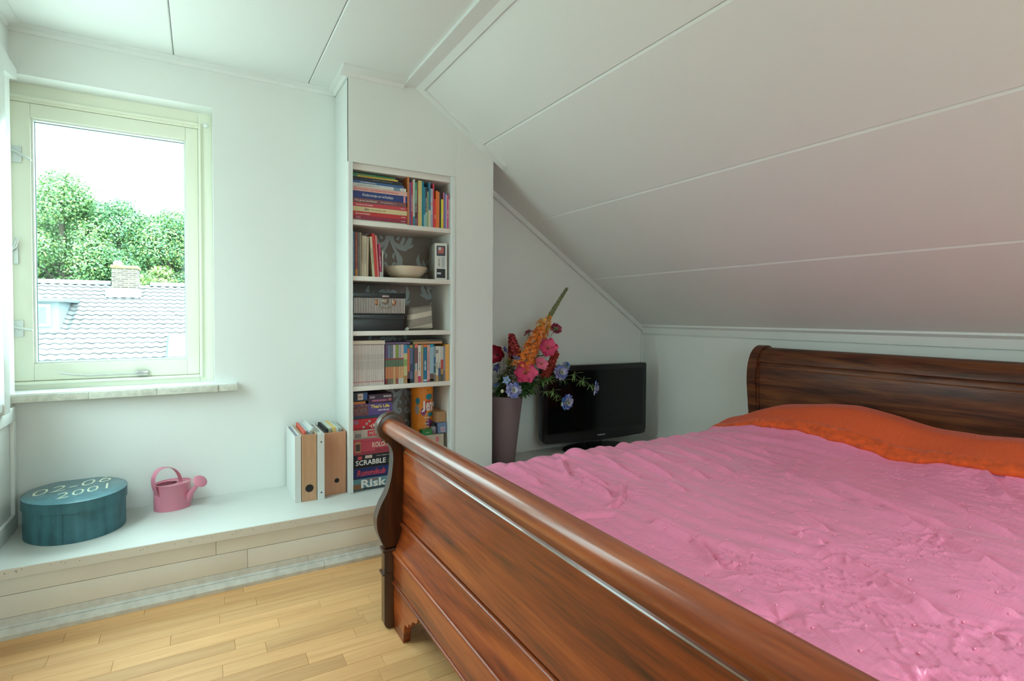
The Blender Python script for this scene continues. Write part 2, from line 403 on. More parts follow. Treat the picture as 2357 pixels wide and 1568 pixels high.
mx = n.new('ShaderNodeMixShader'); l.new(fr.outputs[0], mx.inputs[0]); l.new(tr.outputs[0], mx.inputs[1]); l.new(gl.outputs[0], mx.inputs[2]); l.new(mx.outputs[0], out.inputs[0])
GLASS = m
obj('pane', FILL_ROOF_PANE, GLASS, fill_win4)
bxo('pane', -.634, -.055, 3.152, 3.154, .923, 2.002, GLASS, win)
# stone sill in pieces
for x0, x1 in ((-.70, -.42), (-.4195, -.172), (-.1715, .075), (.0755, .159)):
    bxo('sill_stone', x0, x1, 2.945 if x0 > .05 else 2.94, 3.0 if x0 > .05 else 3.12, .772, .803, W_STONE, win, bev=.002)
bxo('sill_board', -.70, .062, 2.946, 3.118, .803, .808, W_GLOSS, win)
bxo('sill_board', .0625, .157, 2.948, 3.0, .803, .807, W_GLOSS, win)
lathe_b = lathe(B(), [(0, 0), (.012, 0), (.012, .008), (.007, .012), (0, .013)], (0, 0, 0), 16, T=Matrix.Translation((.035, 3.116, 2.09)) @ Matrix.Rotation(PI/2, 4, 'X'))
obj('knob', lathe_b, W_GLOSS, win, smooth=40)
# sash fasteners
for (u, v, dz) in ((38, 354, -.03), (43, 757, -.006)):
    c = at(u, v, Y=3.113); pt = bxo('fastener_plate', c.x-.014, c.x+.016, 3.110, 3.119, c.z-.036, c.z+.036, WMETAL, win, bev=.002)
    sc = B()
    for sx in (-.007, .009):
        for sz in (-.026, .026):
            lathe(sc, [(0, .0012), (.0035, .001), (.0035, 0)], (0, 0, 0), 8, T=Matrix.Translation((c.x+sx, 3.110, c.z+sz)) @ Matrix.Rotation(PI/2, 4, 'X'))
    obj('screw', sc, STEEL, pt, kind='stuff')
    obj('lever', tube(B(), [(c.x-.012, 3.098, c.z+.01), (c.x+.01, 3.085, c.z+.002), (c.x+.055, 3.075, c.z+dz)], [.007, .0075, .004], 10), WMETAL, pt, smooth=60)
c = at(37, 575, Y=3.113)
h = bxo('espagnolette', c.x-.008, c.x+.008, 3.106, 3.119, c.z-.062, c.z+.01, WMETAL, win, bev=.003)
obj('latch', tube(B(), [(c.x-.014, 3.10, c.z+.0), (c.x+.0, 3.092, c.z+.012), (c.x+.008, 3.095, c.z+.05)], [.008, .008, .006], 8), WMETAL, h, smooth=60)
a0 = at(137, 861, Y=3.10); a1 = at(330, 859, Y=3.10)
st = bxo('stay_bracket', a1.x-.03, a1.x+.02, 3.095, 3.119, a1.z-.008, a1.z+.012, STEEL, win, bev=.002)
obj('stay_bar', tube(B(), [(a0.x, 3.094, a0.z+.004), (a0.x+.05, 3.096, a0.z-.006), (a0.x+.10, 3.102, a1.z-.002), (a1.x, 3.102, a1.z)], .0032, 8), STEEL, st, smooth=60)
# left window frame (mostly beyond the picture's left edge)
win2 = S('window_2', box(B(), XL-.13, XL-.07, ly0, ly1, lz0, lz0+.05), W_FRAME)
for y0, y1, z0, z1 in ((ly0, ly0+.05, lz0+.05, lz1), (ly1-.05, ly1, lz0+.05, lz1), (ly0+.05, ly1-.05, lz1-.05, lz1)):
    bxo('window_frame', XL-.13, XL-.07, y0, y1, z0, z1, W_FRAME, win2, bev=.003)
bxo('pane', XL-.101, XL-.099, ly0+.05, ly1-.05, lz0+.05, lz1-.05, GLASS, win2)
bxo('window_sill', XL-.07, XL+.03, ly0-.02, ly1+.01, lz0-.03, lz0+.004, W_GLOSS, win2, bev=.003)
fill_win3 = S('fill_window_3', box(B(), rx0, rx1, YF-.12, YF-.07, rz0, rz0+.05), W_FRAME)  # rear window added out of view as fill from behind
for x0, x1, z0, z1 in ((rx0, rx0+.06, rz0+.05, rz1), (rx1-.06, rx1, rz0+.05, rz1), (rx0+.06, rx1-.06, rz1-.06, rz1)):
    bxo('window_frame', x0, x1, YF-.12, YF-.07, z0, z1, W_FRAME, fill_win3, bev=.003)
bxo('pane', rx0+.06, rx1-.06, YF-.10, YF-.098, rz0+.05, rz1-.06, GLASS, fill_win3)

# warm fill lamp added out of view behind the viewpoint
lamp = thing('fill_lamp', 'round fill lamp added unseen behind the viewpoint', 'lamp', (.35, -.85, ZC))
obj('base', lathe(B(), [(0, 0), (.07, 0), (.07, -.02), (0, -.02)], (.35, -.85, ZC), 24), W_GLOSS, lamp, smooth=40)
m, n, l, p = newmat('fill_glow'); p.inputs['Base Color'].default_value = (.9, .85, .75, 1)
p.inputs['Emission Color'].default_value = (1, .80, .62, 1); p.inputs['Emission Strength'].default_value = 9
obj('fill_lamp_shade', lathe(B(), [(.07, -.02), (.15, -.03), (.18, -.06), (.16, -.10), (.10, -.125), (0, -.13)], (.35, -.85, ZC), 32), m, lamp, smooth=60)

# ================================================================== bookcase
bc = thing('bookcase', 'built-in white bookcase with five open shelves between window and recess', 'bookcase', (1.04, 2.85, ZL))
BX0, BX1, NX0, NX1 = .638, 1.447, .660, 1.190
BT = 1.903
b = prism(B(), [(BX0, BT), (1.215, BT), (1.215, zs(1.215)-.001), (XS, ZC-.001), (BX0, ZC-.001)], 1, 2.70, 2.716)
obj('upper_panel', b, W_WALL, bc)
b = prism(B(), [(1.2156, ZL+.001), (BX1, ZL+.001), (BX1, zs(BX1)-.001), (1.2156, zs(1.2156)-.001)], 1, 2.70, 2.716)
obj('right_panel', b, W_WALL, bc)
obj('side_panel', prism(B(), [(BX1-.016, ZL+.001), (BX1, ZL+.001), (BX1, zs(BX1)-.001), (BX1-.016, zs(BX1-.016)-.001)], 1, 2.7165, 2.999), W_WALL, bc)
bxo('side_panel', BX0, BX0+.014, 2.7005, 2.999, ZL+.001, ZC-.031, W_GLOSS, bc, bev=.001)
bxo('stile', BX0+.0145, NX0, 2.698, 2.73, ZL+.001, BT-.0005, W_GLOSS, bc, bev=.002)
bxo('stile', NX1, 1.2150, 2.698, 2.73, ZL+.001, BT-.0005, W_GLOSS, bc, bev=.003)
bxo('niche_side', NX0-.006, NX0, 2.7305, 2.985, ZL+.001, BT-.0005, W_SHELF, bc)
bxo('niche_side', NX1, NX1+.010, 2.7305, 2.985, ZL+.001, BT-.0005, W_SHELF, bc)
bxo('head_rail', NX0+.0005, NX1-.0005, 2.7170, 2.985, 1.872, BT+.003, W_SHELF, bc, bev=.002)
SH = [1.619, 1.341, 1.065, .786]
for z in SH:
    bxo('shelf', NX0+.0005, NX1-.0005, 2.706, 2.984, z-.0235, z, W_SHELF, bc, bev=.002)
WP = mat('wallpaper_taupe', (.25, .195, .17), .6, bump=.1, bscale=300)
WP2 = mat('wallpaper_silver', (.42, .45, .45), .45)
wp = bxo('wallpaper_back', NX0-.001, NX1+.001, 2.986, 2.996, ZL+.001, BT-.001, WP, bc)
def scroll(bm, pts, w, y=2.9852):
    """a printed ribbon: points (x,z), widths along it"""
    y -= len(bm.verts)*4e-7
    pts = [Vector((p[0], 0, p[1])) for p in pts]
    # resample with Catmull-Rom
    out, ws = [], []
    for i in range(len(pts)-1):
        p0, p1, p2, p3 = pts[max(i-1, 0)], pts[i], pts[i+1], pts[min(i+2, len(pts)-1)]
        for k in range(6):
            t = k/6
            out.append(.5*((2*p1)+(p2-p0)*t+(2*p0-5*p1+4*p2-p3)*t*t+(3*p1-p0-3*p2+p3)*t**3)); ws.append(w[i]*(1-t)+w[i+1]*t)
    out.append(pts[-1]); ws.append(w[-1])
    prev = None
    for i, p in enumerate(out):
        d = (out[min(i+1, len(out)-1)]-out[max(i-1, 0)]).normalized(); s = Vector((-d.z, 0, d.x))*ws[i]/2
        a, c = bm.verts.new((p.x+s.x, y, p.z+s.z)), bm.verts.new((p.x-s.x, y, p.z-s.z))
        if prev:
            try: bm.faces.new((prev[0], prev[1], c, a))
            except Exception: pass
        prev = (a, c)
def damask(cx, cz, s):
    bm = B()
    for q in (-1, 1):
        def P(l): return [(cx+q*x*s, cz+z*s) for x, z in l]
        scroll(bm, P([(.30, .62), (.36, .78), (.22, .88), (.10, .74), (.14, .52), (.34, .38), (.62, .32), (.80, .44)]), [.10*s, .10*s, .12*s, .13*s, .15*s, .2*s, .24*s, .02*s])
        scroll(bm, P([(.60, .36), (.78, .56), (.86, .84), (.80, 1.1)]), [.1*s, .22*s, .16*s, .01*s])
        scroll(bm, P([(.46, .44), (.56, .66), (.60, .86)]), [.14*s, .14*s, .01*s])
        scroll(bm, P([(.74, .34), (.90, .42), (.98, .50)]), [.12*s, .10*s, .01*s])
        scroll(bm, P([(.05, .96), (.0+.02, .70), (.10, .42), (.26, .16), (.40, -.12), (.46, -.36), (.56, -.34)]), [.05*s, .06*s, .07*s, .12*s, .24*s, .12*s, .02*s])
        scroll(bm, P([(.40, -.1), (.34, -.4), (.22, -.52), (.12, -.42), (.17, -.30), (.24, -.34)]), [.1*s, .2*s, .13*s, .10*s, .09*s, .07*s])
        scroll(bm, P([(.20, .12), (.14, -.02), (.17, -.14)]), [.03*s, .10*s, .02*s])
    return bm
def wpt(u, v): p = at(u, v, Y=2.985); return p.x, p.z
for (cx, cz), s in ((wpt(897, 588), .145), (wpt(1000, 640), .12), (wpt(893, 718), .135), (wpt(1010, 700), .12), (wpt(893, 820), .12), (wpt(928, 925), .12), (wpt(1010, 930), .12), (wpt(897, 480), .11), (wpt(925, 1010), .12)):
    bm = damask(cx, cz, s)
    # keep the print inside the wallpaper
    geom = bm.verts[:]+bm.edges[:]+bm.faces[:]
    for co, no in (((NX1-.001, 0, 0), (1, 0, 0)), ((NX0+.001, 0, 0), (-1, 0, 0))):
        bmesh.ops.bisect_plane(bm, geom=bm.verts[:]+bm.edges[:]+bm.faces[:], plane_co=co, plane_no=no, clear_outer=True)
    obj('damask_print', bm, WP2, wp)

# ------------------------------------------------------------------ books
def cm(c, rough=.5):
    k = 'cover_%02d_%02d_%02d' % tuple(int(x*99) for x in c)
    return mat(k, c, rough)
def lbl(c, rough=.6):
    return mat('print_%02d_%02d_%02d' % tuple(int(x*99) for x in c), c, rough)
WHITE = (.78, .76, .72); BLK = (.015, .015, .018)
GREYTX = lbl((.28, .27, .27))
def ticks(x0, x1, z0, z1, y, c, par, vert=False, T=None, seed=0):
    """print too small to read: a row of uneven little strokes"""
    g = B(); r = random.Random(seed); hh = (x1-x0) if vert else (z1-z0); p = z0 if vert else x0; e = z1 if vert else x1
    while p < e-hh*.4:
        L = hh*r.uniform(.22, .5); a = r.uniform(0, .35)*hh*(r.random() < .6)
        if vert: box(g, x0+a*.6, x1-a*.2, y-.0004, y, p, p+L*.55, T=T)
        else: box(g, p, p+L*.55, y-.0004, y, z0, z1-a, T=T)
        p += L*(1.0 if r.random() < .84 else 2.2)
    return obj('title_print', g, lbl(c), par)
def book_up(x, w, z, h, c, label, group, lean=0, y=2.722, depth=.17, bands=(), txt=None, tc=WHITE, name='book', paper=True):
    """upright book, spine towards the room; lean in radians about its base"""
    o = thing(name, label, 'book', (x, y, z), group)
    T = Matrix.Translation((x+w/2, y, z)) @ Matrix.Rotation(lean, 4, 'Y') @ Matrix.Translation((-w/2, 0, 0))
    lift = abs(math.sin(lean))*w
    T = Matrix.Translation((0, 0, lift/2)) @ T
    g = w*.12
    b = B(); t = min(.0018, w*.2)
    box(b, 0, w, 0, t*1.2, 0, h, T=T); box(b, 0, t, t*1.2, depth, 0, h, T=T); box(b, w-t, w, t*1.2, depth, 0, h, T=T)
    cv = obj('cover', b, cm(c), o)
    obj('pages', box(B(), t, w-t, t*1.2, depth-.003, .002, h-.003, T=T), PAPER, o)
    if bands:
        for (f0, f1, bc_) in bands:
            b = B(); box(b, .0001, w-.0001, -.0004, .0, f0*h, f1*h, T=T)
            obj('spine_band', b, lbl(bc_), cv)
    if txt:
        ticks(w*.28, w*.68, h*.32, h*(.32+min(.5, .035*txt)), -.0005, tc, cv, True, T, txt*7+int(w*1e5))
    return o
def book_flat(x0, x1, z, t, c, label, group, y=2.722, depth=.19, txt=(), bands=(), name='book'):
    o = thing(name, label, 'book', ((x0+x1)/2, y, z), group)
    k = min(.0022, t*.2); b = B()
    box(b, x0, x1, y, y+k*1.2, z, z+t); box(b, x0, x1, y+k*1.2, y+depth, z, z+k); box(b, x0, x1, y+k*1.2, y+depth, z+t-k, z+t)
    cv = obj('cover', b, cm(c), o)
    obj('pages', box(B(), x0+.003, x1-.003, y+k*1.2, y+depth-.003, z+k, z+t-k), PAPER, o)
    for (a0, a1, bcx) in bands:
        obj('spine_band', box(B(), x0+a0*(x1-x0), x0+a1*(x1-x0), y-.0004, y, z+.0002, z+t-.0002), lbl(bcx), cv)
    for (s, fx, fw, fh, tc) in txt:
        if s[0] == '~': ticks(x0+(fx-fw/2)*(x1-x0), x0+(fx+fw/2)*(x1-x0), z+t*(.5-fh*.3), z+t*(.5+fh*.3), y-.0006, tc, cv, seed=int(z*1e4))
        else: text(s, x0+fx*(x1-x0), y-.0007, z+t*.5, fw*(x1-x0), fh*t, lbl(tc), cv)
    return o
# shelf 1, lying stack: from the bottom up
z = 1.6195; x0 = .6605
G1 = 'picture books lying in the stack on the top shelf'
stack1 = [
 (.0075, (.45, .55, .40), 'thin pale green book at the very bottom of the lying stack', .2855, (), ((0, .5, (.6, .58, .54)),)),
 (.0205, (.28, .02, .055), 'dark crimson book with 365 on its spine low in the lying stack', .2855, (('365', .11, .08, .75, (.6, .25, .3)), ('~', .93, .08, .35, WHITE)), ()),
 (.0205, (.50, .03, .035), 'red story book above the dark crimson one in the lying stack', .2855, (('Zonneverhaaltjes', .19, .26, .55, WHITE), ('~', .93, .08, .35, WHITE)), ()),
 (.0245, (.66, .53, .30), 'cream book with black lettering in the lying stack', .2855, (('elfen', .26, .09, .6, BLK), ('~', .47, .28, .34, (.2, .15, .1))), ()),
 (.0195, (.52, .05, .07), 'red story book just above the cream book in the lying stack', .2855, (('Konijnenverhaaltjes', .22, .30, .55, WHITE), ('~', .92, .09, .35, WHITE)), ()),
 (.0225, (.20, .075, .085), 'brown bear book with white lettering in the lying stack', .281, (('Het grote berenboek', .25, .40, .62, (.75, .65, .6)), ('~', .67, .30, .36, (.6, .5, .5))), ()),
 (.0350, (.022, .04, .19), 'thick navy book with white title, thickest of the lying stack', .2865, (('Kinderversjes en verhaaltjes', .46, .55, .5, WHITE),), ((.93, .965, (.7, .3, .35)),)),
 (.0225, (.66, .40, .36), 'pale pink fairytale book with red lettering in the lying stack', .2865, (('De mooiste sprookjes van Andersen', .44, .80, .62, (.60, .06, .07)),), ()),
 (.0170, (.58, .60, .58), 'white book with grey title in the upper lying stack', .281, (('~', .30, .40, .5, (.2, .22, .24)),), ((.76, .88, (.16, .25, .35)),)),
 (.0125, (.05, .12, .30), 'blue book with small white title in the upper lying stack', .270, (('~', .31, .30, .62, WHITE),), ()),
 (.0185, (.012, .014, .02), 'black book with faint silver title near the top of the lying stack', .262, (('~', .6, .40, .3, (.3, .32, .32)),), ()),
 (.0085, (.62, .42, .06), 'thin yellow book second from the top of the lying stack', .236, (('~', .45, .60, .5, (.2, .12, .04)),), ((0, .12, (.05, .22, .12)),)),
 (.0085, (.02, .16, .06), 'thin green book topmost of the lying stack', .222, (('~', .33, .45, .5, (.4, .5, .4)),), ()),
]
for t, c, lb, L, tx, bd in stack1:
    book_flat(x0, x0+L, z, t-.0006, c, lb, G1, txt=tx, bands=bd); z += t
# shelf 1, upright
G2 = 'upright picture books on the top shelf'
u = .948
ups = [
 (.0105, .272-.012, (.50, .17, .05), 'orange-brown upright book next to the lying stack', (), None, .012),
 (.0095, .235-.008, (.16, .09, .25), 'purple upright book on the top shelf', (), None, .03),
 (.0095, .240-.008, (.42, .03, .06), 'dark red upright book right of the purple one', (), 11, .03),
 (.0115, .252-.008, (.48, .52, .46), 'grey-white upright book with teal foot', ((0, .2, (.03, .22, .28)),), None, .03),
 (.0115, .238-.008, (.04, .28, .17), 'green upright book with dark lower spine', ((.18, .52, (.03, .03, .03)), (0, .18, (.20, .10, .15))), 16, .03),
 (.0065, .238-.008, (.28, .09, .07), 'thin maroon upright book left of two yellow ones', (), None, .025),
 (.0100, .250-.008, (.66, .52, .17), 'yellow upright book, left one of the pair', (), 11, .02),
 (.0095, .250-.008, (.60, .50, .20), 'yellow upright book, right one of the pair', (), 10, .02),
 (.0105, .248-.008, (.005, .20, .28), 'teal upright book right of the yellow pair', (), None, .02),
 (.0075, .220-.008, (.02, .24, .34), 'thin blue-teal upright book', ((.0, .3, (.3, .5, .52)),), None, .02),
 (.0115, .220-.008, (.05, .045, .09), 'dark navy upright book with pale foot', ((0, .36, (.28, .45, .42)),), 12, .02),
 (.0070, .198-.008, (.28, .38, .16), 'thin moss-green upright book', (), None, .02),
 (.0120, .248-.008, (.05, .18, .28), 'tall blue upright book with cream lower spine', ((.0, .38, (.60, .55, .42)),), None, .02),
 (.0125, .216-.008, (.32, .38, .46), 'light grey-blue upright book', ((.58, .64, (.5, .2, .2)),), 14, .02),
 (.0075, .245-.008, (.62, .05, .09), 'tall thin red upright book above the scarlet one', (), None, .02),
 (.0095, .155, (.70, .05, .03), 'short scarlet upright book with white letters', (), 4, .01),
 (.0110, .200, (.78, .17, .03), 'orange upright book, left one of the orange pair', (), None, .01),
 (.0095, .196, (.72, .20, .05), 'orange upright book, right one of the orange pair', (), None, .01),
 (.0090, .194, (.02, .02, .03), 'black upright book between orange and yellow', (), None, .01),
 (.0120, .158, (.72, .66, .03), 'short bright yellow upright book', (), 6, .0),
 (.0055, .196, (.60, .17, .22), 'thin pink upright book behind the yellow one', (), None, .0),
 (.0095, .194, (.12, .15, .36), 'violet-blue upright book between the yellow and hot pink ones', (), None, .0),
 (.0060, .188, (.50, .47, .58), 'thin pale lilac upright book', (), None, .0),
 (.0110, .184, (.62, .09, .20), 'hot pink upright book near the right end', (), 7, .0),
 (.0050, .165, (.50, .46, .42), 'thin pale grey book, last at right on the top shelf', (), None, .0),
]
fac = (NX1-.0015-u)/sum(w for w, *_ in ups)
for w, h, c, lb, bd, tx, ln_ in ups:
    w *= fac
    book_up(u, w-.0006, 1.6195, h, c, lb, G2, bands=bd, txt=tx, lean=ln_*.0, depth=.16); u += w
# shelf 2, upright
G3 = 'children books at the left of the second shelf'
u = .6625
for w, gap, h, c, lb, bd, tx, tc, ln_ in [
 (.0115, 0, .222, (.05, .15, .21), 'dark blue book with lilac title at the left end', (), 19, (.35, .32, .45), 0),
 (.0115, .002, .220, (.28, .06, .05), 'rust red book with orange foot on the second shelf', ((0, .16, (.50, .20, .05)),), 15, (.55, .25, .22), 0),
 (.0095, .0005, .220, (.13, .12, .11), 'dark grey-green book on the second shelf', (), 10, (.3, .3, .27), 0),
 (.0095, .0005, .219, (.27, .25, .17), 'olive-beige book on the second shelf', (), None, WHITE, 0),
 (.0100, .0005, .205, (.52, .41, .28), 'cream book with brown title, left of three creams', (), 15, (.35, .2, .12), .01),
 (.0120, .0005, .204, (.55, .51, .38), 'cream book with green title, middle of three creams', (), 19, (.2, .28, .2), .01),
 (.0100, .0005, .202, (.48, .38, .27), 'tan book, right of three creams', (), None, WHITE, .015)]:
    u += gap
    book_up(u, w, 1.3415, h, c, lb, G3, lean=ln_, bands=bd, txt=tx, tc=tc, depth=.15); u += w+.0002
u += .0225
for w, gap, h, c, lb, bd, tx, tc, ln_ in [
 (.0110, 0, .204, (.58, .52, .36), 'cream book with green letters leaning to the left', (), 12, (.08, .25, .14), -.075),
 (.0120, .001, .221, (.58, .04, .03), 'bright red book leaning to the left', (), None, WHITE, -.075),
 (.0085, .001, .212, (.68, .20, .19), 'salmon pink book leaning beside the red one', (), None, WHITE, -.068),
 (.0100, .003, .170, (.45, .05, .13), 'crimson book with white letters leaning, second shelf', ((0, .15, (.5, .5, .5)),), 9, WHITE, -.05),
 (.0055, .001, .132, (.58, .57, .50), 'thin white booklet at the end of the leaning books', (), None, WHITE, -.0)]:
    u += gap
    book_up(u, w, 1.3415, h, c, lb, G3, lean=ln_, bands=bd, txt=tx, tc=tc, depth=.14); u += w+.0002
# bowl on a mat
mt = thing('placemat', 'round woven placemat under the cream bowl', 'placemat', (.975, 2.83, 1.3412))
obj('mat_disc', lathe(B(), [(0, .0), (.098, 0), (.100, .003), (0, .003)], (.975, 2.83, 1.3412), 36), mat('woven_mat', (.42, .30, .16), .8, var=.5, vscale=120), mt, smooth=50)
obj('mat_rim', tube(B(), [(.975+.1*math.cos(a), 2.83+.1*math.sin(a), 1.3430) for a in np.linspace(0, 2*PI, 37)], .0018, 5), mat('straw', (.55, .48, .36), .8), mt, smooth=60)
bw = thing('bowl', 'wide shallow cream bowl on the second shelf', 'bowl', (.975, 2.83, 1.3445))
obj('bowl_body', lathe(B(), [(0, .003), (.055, .003), (.060, 0), (.066, .001), (.095, .022), (.112, .045), (.118, .062), (.1155, .0635), (.110, .050), (.090, .028), (.06, .010), (0, .008)], (.975, 2.83, 1.3445), 48), mat('cream_ceramic', (.66, .55, .42), .3, coat=.3), bw, smooth=50)
# magazine file
mf = thing('magazine_file', 'grey card magazine file with two small photos on its back', 'file box', (1.145, 2.80, 1.3415))
T = Matrix.Translation((1.150, 2.735, 1.3415)) @ Matrix.Rotation(math.radians(-12), 4, 'Z')
obj('file_body', box(B(), -.041, .028, 0, .20, 0, .200, bev=.001, T=T), mat('grey_card', (.36, .35, .31), .7), mf)
sp = obj('label_panel', box(B(), -.0395, .027, -.0008, .0, .001, .199, T=T), mat('white_card', (.60, .58, .54), .6), mf)
def fpatch(x0, x1, z0, z1, c, d=-.0012, name='picture_print', par=None):
    obj(name, box(B(), x0, x1, d, d+.0005, z0, z1, T=T), lbl(c), par or sp)
fpatch(-.030, .018, .130, .186, (.05, .05, .07)); fpatch(-.022, .008, .145, .178, (.42, .10, .08), -.0015); fpatch(-.020, -.006, .162, .178, (.4, .45, .48), -.0018)
fpatch(-.030, .018, .010, .060, (.012, .014, .016)); fpatch(-.028, -.006, .030, .040, (.45, .50, .50), -.0015)
fpatch(-.026, -.006, .066, .126, (.52, .49, .44)); fpatch(-.003, .016, .066, .126, (.40, .42, .42))
for k in range(8): fpatch(-.001, .014, .070+k*.007, .0715+k*.007, (.22, .23, .24), -.0015)
ticks(-.019, -.013, .076, .116, -.0016, BLK, sp, True, T, 3)

# ------------------------------------------------------------------ shelf 3: cases and pouch
cs2 = thing('storage_box', 'plain black lidded storage box under the striped case', 'box', (.815, 2.84, 1.0655))
BLKP = mat('black_card', (.010, .012, .014), .35)
obj('box_body', box(B(), .664, .935, 2.735, 2.965, 1.0655, 1.128, bev=.004), BLKP, cs2, smooth=35)
obj('box_lid', box(B(), .6615, .939, 2.730, 2.970, 1.1285, 1.149, bev=.003), mat('black_lid', (.018, .022, .024), .3), cs2, smooth=35)
obj('lid_edge', box(B(), .6615, .939, 2.7290, 2.7298, 1.1285, 1.1300), mat('grey_edge', (.13, .14, .14), .4), cs2)
cs = thing('striped_case', 'black and white striped case with ornate clasp and handle', 'case', (.81, 2.84, 1.1495))
obj('case_body', box(B(), .665, .938, 2.735, 2.965, 1.1495, 1.235, bev=.003), BLKP, cs, smooth=35)
obj('case_lid', box(B(), .662, .9435, 2.731, 2.969, 1.2355, 1.262, bev=.004), BLKP, cs, smooth=35)
st = B()
for k in range(33):
    x = .675+k*.0081
    box(st, x, x+.0042, 2.7343, 2.7350, 1.1555, 1.2345)
obj('stripe_print', st, lbl((.66, .60, .56)), cs)
BR = mat('aged_brass', (.30, .24, .19), .4, metal=.7)
cl = bxo('clasp_plate', .815, .853, 2.727, 2.7305, 1.238, 1.249, mat('rosy_metal', (.45, .34, .32), .35, metal=.6), cs, bev=.004)
obj('clasp', lathe(B(), [(0, .006), (.010, .005), (.016, .002), (.017, 0)], (0, 0, 0), 16, T=Matrix.Translation((.834, 2.7335, 1.219)) @ Matrix.Rotation(PI/2, 4, 'X')), BR, cs, smooth=40)
obj('case_handle', tube(B(), [(.800+.0, 2.722, 1.205), (.806, 2.718, 1.190), (.822, 2.716, 1.183), (.846, 2.716, 1.183), (.862, 2.718, 1.190), (.868, 2.722, 1.205)], .0028, 8), BR, cs, smooth=60)
for x in (.787, .881):
    obj('handle_mount', lathe(B(), [(0, .005), (.006, .004), (.0095, 0)], (0, 0, 0), 12, T=Matrix.Translation((x, 2.7335, 1.212)) @ Matrix.Rotation(PI/2, 4, 'X') @ Matrix.Scale(1.7, 4, (0, 1, 0))), mat('copper', (.36, .17, .09), .4, metal=.6), cs, smooth=40)
# pouch: puffed cushion shape with woven zigzag
po = thing('fabric_pouch', 'puffy cloth pouch in cream and black zigzag stripes', 'pouch', (1.05, 2.80, 1.066))
m, n, l, p = newmat('zigzag_cloth')
tc = n.new('ShaderNodeTexCoord'); sx = n.new('ShaderNodeSeparateXYZ'); l.new(tc.outputs['Object'], sx.inputs[0])
def mth(op, a, b_=None):
    q = n.new('ShaderNodeMath'); q.operation = op
    for i, v in enumerate((a, b_)):
        if v is None: continue
        if isinstance(v, (int, float)): q.inputs[i].default_value = v
        else: l.new(v, q.inputs[i])
    return q.outputs[0]
zz = mth('SUBTRACT', sx.outputs['Z'], mth('MULTIPLY', sx.outputs['X'], .18))
band = mth('GREATER_THAN', mth('FRACT', mth('MULTIPLY', zz, 1/.070)), .38)
diag = mth('GREATER_THAN', mth('FRACT', mth('MULTIPLY', mth('ADD', sx.outputs['X'], mth('MULTIPLY', sx.outputs['Z'], -.62)), 170)), .5)
msk = mth('MULTIPLY', band, diag)
mx = n.new('ShaderNodeMix'); mx.data_type = 'RGBA'; l.new(msk, mx.inputs['Factor'])
mx.inputs['A'].default_value = (.60, .54, .46, 1); mx.inputs['B'].default_value = (.035, .03, .03, 1)
l.new(mx.outputs['Result'], p.inputs['Base Color']); p.inputs['Roughness'].default_value = .85
b = B(); N = 14
grid = {}
for side in (0, 1):
    for i in range(N+1):
        for k in range(N+1):
            s, t = i/N*2-1, k/N*2-1
            pf = max(0, (1-s**4)*(1-t**4))**.5*.045
            if side and (i in (0, N) or k in (0, N)): grid[(1, i, k)] = grid[(0, i, k)]; continue
            wdt = .082*(1-.05*t-.04*(1-t*t)); hh = .066*(1-.04*(1-s*s))
            x = 1.045+s*wdt; zc = 1.066+.068+t*hh+(.008*s if t > 0 else 0)
            grid[(side, i, k)] = b.verts.new((x, 2.80+(-pf if side == 0 else pf)+s*.018, zc))
for side in (0, 1):
    for i in range(N):
        for k in range(N):
            q = [grid[(side, a, c_)] for a, c_ in ((i, k), (i+1, k), (i+1, k+1), (i, k+1))]
            b.faces.new(q if side == 0 else q[::-1])
obj('pouch_body', b, m, po, smooth=80)
obj('zip_end', tube(B(), [(.968, 2.775, 1.075), (.958, 2.765, 1.071), (.950, 2.76, 1.070)], [.009, .010, .003], 8), mat('pale_cloth', (.6, .62, .56), .9), po, smooth=60)

# ------------------------------------------------------------------ shelf 4
G4 = 'white paperback series on the fourth shelf'
u = .6615; WB = lbl((.62, .53, .49))
wsrc = None
ntw = 17; wtot = .8245-u
for k in range(ntw):
    w = wtot/ntw; h = .208+.0015*math.sin(k*2.1)
    if k == 0:
        o = thing('paperback', 'first thin white paperback at the left end, under the lying cream book', 'book', (u, 2.716, .7865), G4)
        cv = obj('cover', box(B(), u, u+w-.0009, 2.716, 2.83, .7865, .7865+h, bev=.0006), mat('white_paperback', (.60, .53, .50), .5), o)
        sp = B()
        for f0, f1 in ((.40, .62), (.64, .78)):
            for j in range(int((f1-f0)*60)):
                zz_ = .7865+h*(f0+j/60); box(sp, u+w*.25, u+w*.6, 2.7154, 2.716, zz_, zz_+h/110)
        obj('title_print', sp, GREYTX, cv)
        obj('logo_print', box(B(), u+w*.1, u+w*.7, 2.7154, 2.716, .7865+h*.085, .7865+h*.105), lbl((.5, .06, .08)), cv)
        wsrc = o
    else:
        o = wsrc.copy(); COL.objects.link(o); o['label'] = '%s thin white paperback from the left, under the lying cream book' % ('second third fourth fifth sixth seventh eighth ninth tenth eleventh twelfth thirteenth fourteenth fifteenth sixteenth'.split()[k-1] if k < 16 else 'last and rightmost'); ORG[o.name] = Vector((u, 2.716, .7865)); o.location = (u, 2.716+random.uniform(0, .003), .7865)
        for c_ in wsrc.children:
            d = c_.copy(); COL.objects.link(d); d.parent = o
            for e_ in c_.children:
                f_ = e_.copy(); COL.objects.link(f_); f_.parent = d
    u += w
book_flat(.6605, .8255, .7965+.2005, .0185, (.60, .52, .42), 'cream book lying on top of the white paperbacks', 'books lying on top of the fourth shelf rows', y=2.713, depth=.12)
G5 = 'comic albums with orange and green spines on the fourth shelf'
u = .829
